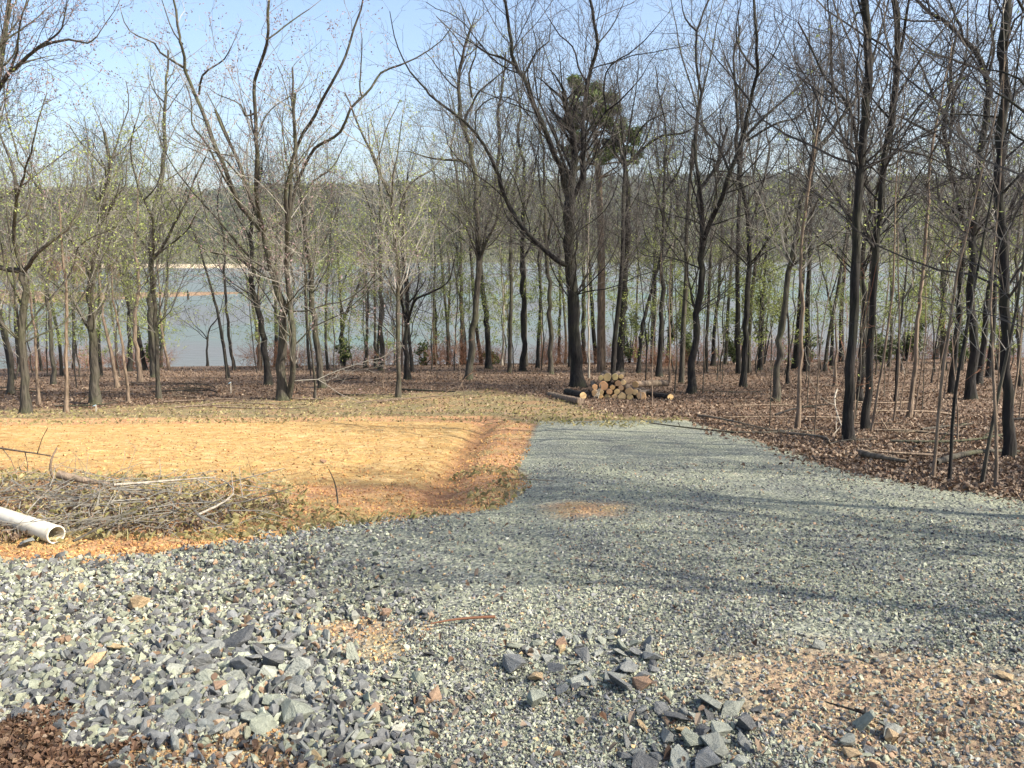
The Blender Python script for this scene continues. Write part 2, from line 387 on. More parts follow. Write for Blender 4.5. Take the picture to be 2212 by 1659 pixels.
base = np.array([[.10, .135, .03], [.095, .11, .045], [.14, .175, .045], [.08, .08, .05], [.04, .065, .015], [.11, .11, .05]])
pick = np.random.choice(6, N, p=[.30, .24, .18, .15, .08, .05])
cols = base[pick] * np.random.uniform(.3, .85, (N, 1))
V, F, C = stamp(tufts, np.stack([fx, fy, fz + 4], 1), S, rand_rot(N, False), cols)
me = np_mesh('far_woods', V, F); set_color(me, C)
tag(meshobj('far_woods', me, None, [M_wood_far]), 'grey green spring woods covering the far ridge', 'woods', kind='stuff')
# sandy far beach on the left
def land(name, pts, z0, z1, mat, label):
    bm = bmesh.new(); n = 40; rows = []
    for (x0, ya, yb, h) in pts:
        rows.append([bm.verts.new((x0, ya, WZ - .6)), bm.verts.new((x0, ya + (yb - ya) * .12, WZ + h * .55)), bm.verts.new((x0, ya + (yb - ya) * .4, WZ + h)), bm.verts.new((x0, yb, WZ - .6))])
    for a, b_ in zip(rows, rows[1:]):
        for i in range(3): bm.faces.new((a[i], b_[i], b_[i + 1], a[i + 1]))
    bm.normal_update(); me = bpy.data.meshes.new(name); bm.to_mesh(me); bm.free()
    for p in me.polygons: p.use_smooth = True
    return tag(meshobj(name, me, None, [mat]), label, kind='structure')
bs = NB('spit_soil', 1.0); M_spit = bs.done(bs.ramp(bs.noise(bs.pos(), .4, 5), [(.3, (.12, .075, .045)), (.7, (.24, .165, .10))]))
bs = NB('beach_sand', 1.0); M_sand = bs.done(bs.ramp(bs.noise(bs.pos(), .2, 4), [(.3, (.36, .29, .19)), (.7, (.5, .42, .3))]))
sp_pts = [(x, 240 + 8 * math.sin(x * .05) + (0 if x < -140 else (x + 140) * .9), 300 + (0 if x < -140 else (x + 140) * .1), h) for x, h in
          ((-420, 5), (-300, 5), (-220, 4.5), (-180, 3.5), (-150, 2.5), (-135, 1.8), (-120, 1.2), (-108, .8), (-98, .35))]
land('land_spit', sp_pts, 0, 0, M_spit, 'low brown spit of land reaching into the lake from the left')
land('beach', [(x, 632 + abs(x + 300) * .02, 665, 3.0) for x in range(-560, -190, 30)], 0, 0, M_sand, 'pale sandy strip along the far left shore')

# ------------------------------------------------------------------ tree machinery
def nrm(a):
    l = math.sqrt(a[0] * a[0] + a[1] * a[1] + a[2] * a[2]) or 1.0
    return (a[0] / l, a[1] / l, a[2] / l)
G = random.gauss; U = random.uniform
class TB:
    """collects tubes (trunk, limbs) and twig segments of one tree, relative to its base"""
    def __init__(s, twig_min=.005):
        s.tubes = []; s.segs = []; s.buds = []; s.tmin = twig_min
    def tube(s, pts, rad): s.tubes.append((pts, rad))
    def grow(s, p, d, r, L, lvl, dens=1.0, trop=.08, wig=.16, bud=0.0):
        n = max(2, int(L / (.34 if lvl > 1 else .24 if lvl else .2))); sl = L / n; pts = [p]; rads = [r]
        side = U(0, 6.28)
        for i in range(n):
            d = nrm((d[0] + G(0, wig), d[1] + G(0, wig), d[2] + G(0, wig) + trop))
            q = (p[0] + d[0] * sl, p[1] + d[1] * sl, p[2] + d[2] * sl)
            r2 = max(s.tmin * .7, r * (1 - .72 / n) if n > 1 else r * .5)
            t = (i + 1) / n
            s.segs.append((p, q, r, r2)) if r < .02 else None
            pts.append(q); rads.append(r2); p = q; r = r2
            if lvl > 0 and (t > .2):
                k = dens * (1.3 if lvl > 1 else 1.5)
                while U(0, 1) < k:
                    k -= 1
                    side += 2.4 + U(-.5, .5)
                    ang = U(.5, 1.05)
                    s.child(p, d, side, ang, max(s.tmin, r * U(.35, .6)), L * U(.32, .62) * (1.1 - .45 * t), lvl - 1, dens, trop, wig, bud)
        if rads[0] >= .02:
            s.tube(pts, rads)
        if bud and U(0, 1) < bud: s.buds.append(p)
        if lvl == 0 and bud and U(0, 1) < bud * .6: s.buds.append(pts[len(pts) // 2])
    def child(s, p, d, side, ang, r, L, lvl, dens, trop, wig, bud):
        if L < .12: return
        a = (0, 0, 1) if abs(d[2]) < .9 else (1, 0, 0)
        u = nrm((d[1] * a[2] - d[2] * a[1], d[2] * a[0] - d[0] * a[2], d[0] * a[1] - d[1] * a[0]))
        v = (d[1] * u[2] - d[2] * u[1], d[2] * u[0] - d[0] * u[2], d[0] * u[1] - d[1] * u[0])
        cs, sn = math.cos(side) * math.sin(ang), math.sin(side) * math.sin(ang); ca = math.cos(ang)
        nd = nrm((d[0] * ca + u[0] * cs + v[0] * sn, d[1] * ca + u[1] * cs + v[1] * sn, d[2] * ca + u[2] * cs + v[2] * sn))
        s.grow(p, nd, r, L, lvl, dens, trop, wig, bud)
    def dress(s, pts, rads, z0, space=.55, lenk=42, dens=1.0, lmax=3.2, bud=0.0, tip=True, lvl=2, trop=.1):
        """side branches along a limb above height z0"""
        acc = 0; side = U(0, 6.28)
        for i in range(len(pts) - 1):
            a, c = pts[i], pts[i + 1]
            L = math.dist(a, c); acc += L
            if c[2] < z0: continue
            while acc > space:
                acc -= space * U(.7, 1.3)
                side += 2.4 + U(-.6, .6); t = U(0, 1)
                p = tuple(a[k_] + (c[k_] - a[k_]) * t for k_ in range(3)); d = nrm((c[0] - a[0], c[1] - a[1], c[2] - a[2]))
                r = rads[i]; l_ = min(lmax, max(.7, r * lenk)) * U(.5, 1.15)
                s.child(p, d, side, U(.5, 1.15), min(r * .5, max(s.tmin, l_ * .0065)), l_, lvl if l_ > 1.0 else 1, dens, trop, .16, bud)
        if tip:
            a, c = pts[-2], pts[-1]; d = nrm((c[0] - a[0], c[1] - a[1], c[2] - a[2]))
            s.grow(tuple(c), d, rads[-1], max(.8, min(3.5, rads[-1] * 70)), 2, dens, trop, .14, bud)
    def mesh_tubes(s, name):
        V, F, off = [], [], 0
        for pts, rad in s.tubes:
            n = len(pts); P = np.array(pts); ns = 10 if max(rad) > .06 else (6 if max(rad) > .03 else 5)
            T = np.gradient(P, axis=0); T /= np.linalg.norm(T, axis=1)[:, None] + 1e-9
            u = np.cross(T[0], (0, 1, 0) if abs(T[0][1]) < .9 else (1, 0, 0)); u /= np.linalg.norm(u)
            a = np.arange(ns) * 2 * np.pi / ns
            for i in range(n):
                u = u - T[i] * np.dot(u, T[i]); u /= np.linalg.norm(u) + 1e-9; w_ = np.cross(T[i], u)
                rr = rad[i] * (1 + .07 * np.sin(a * 3 + i * .5) + .05 * np.random.randn(ns) * (rad[i] > .05))
                V.append(P[i] + (np.cos(a) * rr)[:, None] * u + (np.sin(a) * rr)[:, None] * w_)
            i0 = off + np.arange(n - 1)[:, None] * ns; j = np.arange(ns)[None]; j2 = (j + 1) % ns
            F.append(np.stack([i0 + j, i0 + j2, i0 + ns + j2, i0 + ns + j], -1).reshape(-1, 4)); off += n * ns
        if not V: return None
        return np_mesh(name, np.concatenate(V), np.concatenate(F), True)
    def mesh_twigs(s, name, budsize=.03):
        A = np.array([x[0] for x in s.segs]); B = np.array([x[1] for x in s.segs]); r0 = np.array([x[2] for x in s.segs]); r1 = np.array([x[3] for x in s.segs])
        T = B - A; T /= np.linalg.norm(T, axis=1)[:, None] + 1e-9
        ref = np.where(np.abs(T[:, 2:3]) < .9, np.array([[0, 0, 1.]]), np.array([[1., 0, 0]]))
        u = np.cross(T, ref); u /= np.linalg.norm(u, axis=1)[:, None]; w_ = np.cross(T, u)
        V = []
        for P_, r_ in ((A, r0), (B, r1)):
            for k_ in range(3):
                a = k_ * 2.0944; V.append(P_ + (math.cos(a) * u + math.sin(a) * w_) * r_[:, None])
        V = np.stack(V, 1).reshape(-1, 3); n = len(A); o = (np.arange(n) * 6)[:, None]
        F = np.concatenate([o + np.array([[0, 1, 4, 3]]), o + np.array([[1, 2, 5, 4]]), o + np.array([[2, 0, 3, 5]])])
        mi = np.zeros(len(F), int)
        if s.buds:
            Bp = np.repeat(np.array(s.buds), s.bm if hasattr(s, 'bm') else 2, axis=0); m = len(Bp); Bp = Bp + np.random.randn(m, 3) * .06
            q = np.random.randn(m, 3); q /= np.linalg.norm(q, axis=1)[:, None]; q2 = np.cross(q, np.random.randn(m, 3)); q2 /= np.linalg.norm(q2, axis=1)[:, None]
            sz = budsize * np.random.uniform(.5, 1.3, (m, 1))
            W = np.stack([Bp, Bp + q * sz + q2 * sz * .5, Bp + q * sz * 2, Bp + q * sz - q2 * sz * .5], 1).reshape(-1, 3)
            FF = len(V) + np.arange(4 * m).reshape(m, 4); V = np.concatenate([V, W]); F = np.concatenate([F, FF]); mi = np.concatenate([mi, np.ones(m, int)])
        return np_mesh(name, V, F, False, mi)
TRI = [0]
BARK = {'dark': (M_bark_dark, M_twig_dark), 'grey': (M_bark_grey, M_twig_grey), 'brown': (M_bark_brown, M_twig_grey), 'pale': (M_bark_pale, M_twig_grey), 'red': (M_bark_brown, M_twig_red)}
def finish_tree(tb, name, loc, bark, budmat, label, cat, group, budsize=.03, crown=True):
    e = empty(name, loc, label, cat, group)
    m1, m2 = BARK[bark]
    me = tb.mesh_tubes('trunk'); meshobj('trunk', me, e, [m1])
    if crown and tb.segs: meshobj('crown', tb.mesh_twigs('crown', budsize), e, [m2, budmat or m2])
    TRI[0] += len(tb.segs)
    return e
def smooth_path(P, W, step):
    """Catmull-Rom through P (list of 3D) with widths W"""
    Q = [P[0] * 2 - P[1]] + list(P) + [P[-1] * 2 - P[-2]]; out, ow = [], []
    for i in range(len(P) - 1):
        a, b_, c, d = Q[i:i + 4]; L = (c - b_).length; n = max(2, int(L / step))
        for k_ in range(n):
            t = k_ / n
            out.append(.5 * ((2 * b_) + (c - a) * t + (2 * a - 5 * b_ + 4 * c - d) * t * t + (3 * b_ - a - 3 * c + d) * t ** 3)); ow.append(W[i] + (W[i + 1] - W[i]) * t)
    out.append(P[-1]); ow.append(W[-1]); return out, ow
GROUP_T = 'bare trees of the lakeside wood'
TREES = []                                       # (base pixel x, base pixel y, object) for later labels
def traced(label, limbs, bark='grey', bud=None, budp=.5, dens=1.0, z0f=.5, space=.25, lenk=48, lmax=3.2, dist=None, name='bare_tree', cat='tree', budsize=.03, lvl=2, tips=True):
    x0, y0 = map(float, limbs[0][2].split()[0].split(','))
    if dist: base = at(x0, y0, dist); base.z = float(height(base.x, base.y))
    else: base = ghit(x0, min(max(y0, 772), 1650), 47)
    Y0 = base.y; pxm = Y0 / FPX * 1.01; wk = .86
    tb = TB(.003 if Y0 < 15 else .004 if Y0 < 30 else .0052); tb.bm = 4; done = []
    for li, (w0, w1, s_) in enumerate(limbs):
        px = [tuple(map(float, q.split(','))) for q in s_.split()]
        d0 = 0.0
        if li:
            bd = min(done, key=lambda q: (q[0] - px[0][0]) ** 2 + (q[1] - px[0][1]) ** 2); d0 = bd[2]
        kd = 0 if li == 0 else U(-.45, .45)
        tot = [0.0]
        for a, c in zip(px, px[1:]): tot.append(tot[-1] + math.dist(a, c))
        P, W = [], []
        for (x, y), t in zip(px, tot):
            dd = d0 + kd * t * pxm + (math.sin(t * .02 + li) - math.sin(li)) * .25 * (li > 0)
            p = at(x, y, Y0 + dd) - base
            if li == 0 and t == 0: p = Vector((0, 0, -.12))
            P.append(p); W.append((w0 + (w1 - w0) * t / tot[-1]) * pxm * .5 * wk); done.append((x, y, dd))
        if li == 0:                               # densify between pixels so limbs find the trunk
            for a, c in zip(px, px[1:]):
                for k_ in range(1, 6): done.append((a[0] + (c[0] - a[0]) * k_ / 6, a[1] + (c[1] - a[1]) * k_ / 6, 0))
        pts, rads = smooth_path(P, W, .30 if W[0] > .05 else .22)
        wob = min(.03, W[0] * .25)
        pts = [pts[0]] + [p + Vector((G(0, wob), G(0, wob), 0)) for p in pts[1:]]
        if li == 0:
            for i, p in enumerate(pts):
                if p.z < .5: rads[i] *= 1 + .7 * math.exp(-max(0, p.z) / .2)
        pts = [tuple(p) for p in pts]
        rads = [max(r, .004) for r in rads]
        tb.tube(pts, rads)
        H = max(p[2] for p in pts)
        tb.dress(pts, rads, (H * z0f if li == 0 else -9), space, lenk, dens, lmax, budp if bud else 0, tips, lvl)
    e = finish_tree(tb, name, base, bark, bud, label, cat, GROUP_T, budsize)
    TREES.append((x0, y0, e)); return e
def px_path(p, q):  return f'{p[0]},{p[1]} {q[0]},{q[1]}'

# ------------------------------------------------------------------ the trees one can trace
T = traced
T('tall twin-trunked tree leaning left at the edge of the orange soil', [
  (26, 13, '612,864 607,765 613,665 600,619 587,582 567,499'),
  (13, 5, '567,499 520,443 477,343 433,233 403,153 395,100 387,80 380,20'),
  (11, 5, '567,499 555,420 553,333 550,200 553,160 570,117 580,67 581,-20'),
  (15, 11, '624,862 633,765 627,665 618,580 622,500'),
  (10, 4, '622,500 627,417 630,350 647,307 680,247 703,207 737,143 755,100 780,20'),
  (9, 4, '622,500 633,427 657,363 680,320 737,285 757,235 803,190 823,157 867,140'),
  (4, 2, '783,211 777,183 780,133 782,83'),
  (6, 2, '403,153 397,147 347,113 333,93 280,67 262,27'),
  (6, 2, '430,203 437,163 463,143 485,128 500,100'),
  (6, 3, '520,440 480,377 457,330 433,293 415,267 413,215 400,180'),
  (5, 2, '550,245 530,250 520,227 493,213 470,205'),
  (4, 2, '578,85 633,43 668,20'), (4, 2, '553,300 575,250 600,225 640,200'), (4, 2, '395,95 375,70 360,30 350,0'),
  (6, 2, '580,585 547,562 510,522 467,469 430,430 377,363 343,290 347,235')], bark='grey', bud=M_bud_pink, budp=.45, z0f=.5, dens=.85, lenk=46, space=.38)
T('tree just outside the picture at left whose branches reach in across the sky', [
  (24, 14, '-95,860 -80,600 -60,400 -30,240'),
  (12, 3, '-30,240 0,187 20,157 40,140 80,103 113,93 147,85 187,93 205,80'),
  (6, 2, '80,103 117,80 133,60 145,10'), (6, 2, '20,157 30,127 37,110 43,50 60,-5'),
  (6, 2, '-20,120 20,80 60,55 100,20'), (5, 2, '40,140 70,130 100,122'), (10, 4, '-60,400 -20,250 -10,150 10,60 20,-20')], bud=M_bud_pink, budp=.5, dist=20, z0f=.5)
T('grey tree forking low into a wide V, leftmost at the soil edge', [
  (22, 15, '55,893 47,732 50,600 48,585'), (11, 6, '48,585 30,522 35,432 33,380 20,340'), (6, 2, '35,432 60,350 75,290 100,200'),
  (11, 4, '50,585 60,575 83,545 127,509 167,472 185,430 190,380'), (5, 2, '83,545 80,500 95,450')], bud=M_bud_green, budp=.35, dens=.9)
T('slender stem growing close against the right side of the leftmost V tree', [(7, 3, '66,893 55,800 40,700 30,600 20,520 15,440')], bark='grey', bud=M_bud_green, budp=.3, space=.8)
T('grey trunk with two raised arms, second from left at the soil edge', [
  (24, 15, '207,874 200,732 198,620 207,575'), (10, 4, '207,575 217,489 215,432 233,397 242,340 260,290'), (10, 4, '200,612 183,565 143,499 113,440 73,393 43,347 30,300'),
  (5, 2, '193,715 147,639 70,579'), (6, 2, '217,489 240,440 270,400 275,340'), (5, 2, '143,499 150,430 160,370')], bud=M_bud_green, budp=.4)
T('thin curving tree with a long arm to the right over the water, left third', [
  (12, 8, '343,862 333,665 328,575 331,557'), (5, 3, '331,557 367,529 400,502 415,480'), (6, 2, '331,557 310,525 287,495 260,450'), (8, 3, '331,557 328,465 310,433 293,383 282,330 290,270'), (4, 2, '310,433 340,400 350,350')], bud=M_bud_green, budp=.45)
T('vine-wrapped grey trunk beside the open gap of water', [(17, 9, '333,815 325,700 330,600 325,500 335,440 350,380 355,300')], bud=M_bud_green, budp=.4)
T('thin dark tree leaning left across the open water gap', [(9, 3, '493,817 480,730 467,665 433,539 417,499 400,470')], bark='dark', space=.7, lenk=30)
T('thin upright dark tree right beside the leaning one at the water gap', [(8, 3, '507,800 493,709 483,565 483,515 470,440 480,380')], bark='dark', space=.8, lenk=36)
T('dark tree with a drooping branch pointing left over the water', [
  (17, 9, '580,832 567,715 547,632 543,565 540,532 545,470'), (7, 2, '540,579 517,559 480,549 447,542 420,519'), (5, 2, '545,470 530,400 500,340'), (5, 2, '545,470 560,400 570,330')], bark='dark')
T('straight grey tree standing just right of the twin-trunked tree', [
  (17, 9, '697,838 687,765 677,665 670,582 663,515 653,449 650,400'), (6, 3, '655,449 640,400 620,350 610,280'), (6, 2, '653,430 680,390 720,360 750,300')], bud=M_bud_green, budp=.35)
T('very thin pole tree leaning on the right of the twin-trunked tree', [(6, 3, '682,864 678,800 665,700 660,600 655,520')], space=.9)
T('slim tree in front with a short spread of branches, centre left', [
  (12, 8, '859,859 860,732 859,632 859,565 854,492 844,432 833,400'), (6, 2, '840,420 820,370 800,330 795,270'), (6, 2, '862,490 870,425 903,383 930,370 960,330'), (4, 2, '856,640 830,590 790,570'), (5, 2, '845,440 850,380 860,320 870,250')], bud=M_bud_green, budp=.4, dens=1.1)
T('forked dark tree whose fork opens at half height, behind the slim front tree', [
  (15, 10, '880,820 875,740 877,715'), (8, 3, '877,715 870,660 864,600 868,520 875,440'), (8, 3, '877,715 893,655 910,640 935,630 965,612 975,590'), (4, 2, '893,655 905,600 900,550')], bark='dark')
T('leaning pale-sided tree crossing the dark straight one, left of the log pile', [
  (17, 11, '1010,821 1020,732 1030,632 1035,565 1030,432 1027,400 1020,350 1017,317 1007,283'), (7, 3, '1007,283 1005,257 1020,227 1033,200 1075,165'), (6, 2, '1020,210 1013,160 1027,123 1030,80'),
  (8, 2, '1013,360 997,347 940,343 880,327'), (8, 3, '1036,560 1053,515 1070,482 1080,430 1100,380'), (6, 2, '1033,560 1005,490 970,455 940,440')], bark='grey', bud=M_bud_green, budp=.2, dens=1.1)
T('dark straight tree crossing behind the leaning pale-sided one', [(15, 8, '1057,797 1050,682 1040,605 1037,572 1050,500 1065,430 1075,360 1080,280')], bark='dark')
T('great black tree behind the log pile, long low limb to the left', [
  (31, 24, '1250,836 1243,732 1237,632 1231,572 1230,500 1232,440'),
  (15, 6, '1230,440 1220,400 1210,360 1180,287 1150,217 1130,167 1113,140 1100,67 1090,10 1085,-20'),
  (9, 5, '1228,425 1223,367 1200,300 1185,265'),
  (14, 6, '1236,430 1257,383 1260,327 1260,267 1267,200 1277,150 1290,97 1284,50 1272,-15'),
  (13, 4, '1230,574 1205,563 1164,529 1130,492 1090,425 1070,360 1027,287 984,247 944,217 917,193 888,155'),
  (6, 2, '1113,141 1083,123 1057,117 1027,97 987,73'), (6, 3, '1260,327 1284,280 1310,240 1337,220 1367,187'), (5, 2, '1310,240 1304,180 1320,140 1357,117 1390,90 1417,60'),
  (5, 2, '1267,180 1250,145 1237,100 1210,77 1184,37'), (4, 2, '1150,217 1140,150 1160,110 1150,60'), (5, 2, '1130,165 1160,110 1185,90 1190,50'), (4, 2, '1027,287 1030,240 1060,213 1095,210 1130,225'), (4, 2, '1290,97 1320,60 1345,10')], bark='dark', dens=1.1, lenk=50)
T('black tree rising straight behind the log pile, dead stub on its left side', [
  (20, 12, '1338,806 1344,699 1350,599 1357,499 1357,432 1354,383 1351,358'), (8, 3, '1352,358 1390,320 1430,293 1475,288 1520,260'), (6, 2, '1364,345 1372,300 1400,262 1450,240'), (8, 3, '1351,360 1330,333 1323,287 1340,230 1335,180'),
  (4, 3, '1347,515 1332,508 1317,499'), (5, 2, '1375,335 1400,290 1440,180')], bark='dark')
T('near black tree with a bundle of tall arched limbs, right of the log pile', [
  (19, 14, '1492,850 1502,732 1512,632 1517,540 1520,500'), (10, 4, '1517,540 1517,467 1508,383 1502,317 1508,250 1515,200 1503,133 1505,67 1530,0'),
  (12, 5, '1520,520 1535,480 1562,417 1585,350 1605,300 1615,253 1625,200 1635,160 1632,83 1628,-15'), (7, 3, '1606,300 1658,247 1708,203 1752,157 1790,115'), (6, 2, '1612,305 1675,267 1725,253 1758,213 1800,190'),
  (6, 2, '1575,370 1552,317 1512,267 1475,233 1460,190'), (5, 2, '1505,67 1480,40 1470,-10'), (5, 2, '1632,150 1600,110 1590,60 1600,10'), (4, 2, '1635,165 1665,130 1690,80')], bark='dark', dens=1.15)
T('dark tree forking twice, right of the bundle of arched limbs', [
  (15, 9, '1605,836 1615,632 1618,565 1618,499 1608,432 1597,360 1590,300'), (7, 3, '1618,499 1638,433 1662,333 1655,267 1670,200'), (5, 2, '1608,432 1580,380 1575,330')], bark='dark')
T('grey leaning trunk with a brown foot, between saplings on the right', [
  (17, 8, '1672,869 1682,765 1692,682 1708,565 1718,499 1730,440 1745,400 1758,333 1795,287 1822,250'), (5, 2, '1745,400 1735,330 1745,270'), (5, 2, '1718,500 1690,440 1680,380')], bark='grey')
T('thin brown sapling trunk standing at the gravel edge, near right', [(11, 5, '1723,928 1728,799 1732,665 1732,532 1742,432 1750,380 1762,320 1770,240')], bark='brown', bud=M_bud_green, budp=.2)
T('tall straight black trunk at the gravel edge with a broken stub near its top', [
  (24, 17, '1836,956 1838,799 1847,665 1852,532 1853,432 1858,340 1860,290 1872,217 1877,133 1873,67 1868,-20'),
  (5, 2, '1873,30 1852,28 1838,63 1815,93 1806,108'), (5, 4, '1870,104 1862,100 1857,93'), (6, 2, '1877,80 1908,97 1935,130'), (6, 2, '1856,330 1900,380 1930,395'), (5, 2, '1857,340 1810,300 1790,270')], bark='dark', z0f=.62, dens=1.0)
T('dark trunk close behind the tall straight one with the stub', [(17, 9, '1855,866 1862,765 1868,665 1862,549 1880,450 1870,380 1850,300')], bark='dark')
T('brown-footed dark trunk that splits high into two leaders, right of the tall straight one', [
  (18, 15, '1870,930 1878,800 1885,700 1890,600 1895,500 1905,400 1912,333 1922,267 1932,200 1938,133'), (9, 5, '1938,133 1952,83 1958,43 1968,-20'), (8, 4, '1938,125 1935,67 1925,-15'), (6, 3, '1936,212 1985,133 2022,83 2100,-10'),
  (7, 3, '1915,320 1975,330 2022,345 2050,365'), (6, 2, '1910,360 1940,350 1960,330 2010,310'), (5, 2, '1925,260 1890,220 1870,190')], bark='dark', z0f=.5, dens=1.1)
T('smooth brown pole tree with a slight kink, between the tall black trunks', [(11, 6, '1962,903 1975,799 1985,665 1998,532 2005,432 2008,350 2020,280')], bark='brown', bud=M_bud_green, budp=.3)
T('thin grey tree forking at head height of the far shore, right side', [(14, 10, '2036,800 2038,732 2038,632 2035,574'), (7, 3, '2035,574 2022,552 2008,525 2005,470'), (7, 3, '2035,574 2045,545 2057,500 2060,440')], bark='grey', bud=M_bud_green, budp=.3)
T('dark tree with long limbs sweeping left across the sky, right side', [
  (15, 11, '2055,850 2068,699 2078,582 2078,467 2055,377 2048,317'), (8, 4, '2048,317 2055,273 2062,200 2085,130 2090,50'), (8, 3, '2049,322 2022,293 1975,267 1938,250 1900,240'), (7, 3, '2053,275 2022,217 1985,133 1960,90'), (6, 2, '2062,390 2035,330 2030,300')], bark='dark', dens=1.1)
T('broad dark trunk with a forked crown, second from the right edge', [
  (23, 13, '2098,863 2102,732 2098,599 2102,499 2110,432 2118,333 2132,250 2135,160'), (8, 4, '2135,160 2147,100 2137,33 2140,-15'), (7, 3, '2133,160 2098,143 2042,123 1995,110 1960,80'), (6, 3, '2118,330 2160,250 2200,200 2250,180'), (6, 2, '2112,420 2080,350 2050,330')], bark='dark', dens=1.1)
T('big near black trunk by the right edge of the picture with side limbs', [
  (25, 18, '2178,990 2175,799 2172,665 2168,532 2160,432 2156,367 2162,300 2172,200 2170,150 2162,117 2172,67 2180,-25'), (6, 2, '2155,253 2092,247 2028,245 1990,238'), (7, 3, '2170,275 2195,295 2240,320'), (7, 3, '2168,110 2192,43 2240,10'), (6, 2, '2162,420 2190,390 2230,350')], bark='dark', z0f=.4, dens=1.1)
T('dark trunk slanting up to the right near the right edge', [(15, 8, '2115,830 2123,740 2132,655 2155,549 2185,450 2215,380'), (5, 2, '2155,549 2140,480 2120,440')], bark='dark')
T('tree rooted off the right edge with branches entering at the top right corner', [(26, 14, '2290,1120 2280,700 2270,300 2260,100'), (10, 5, '2270,160 2230,60 2190,-20'), (9, 4, '2265,330 2210,240 2150,200'), (8, 3, '2268,260 2200,170 2130,150')], bark='dark', z0f=.4, dens=1.1)
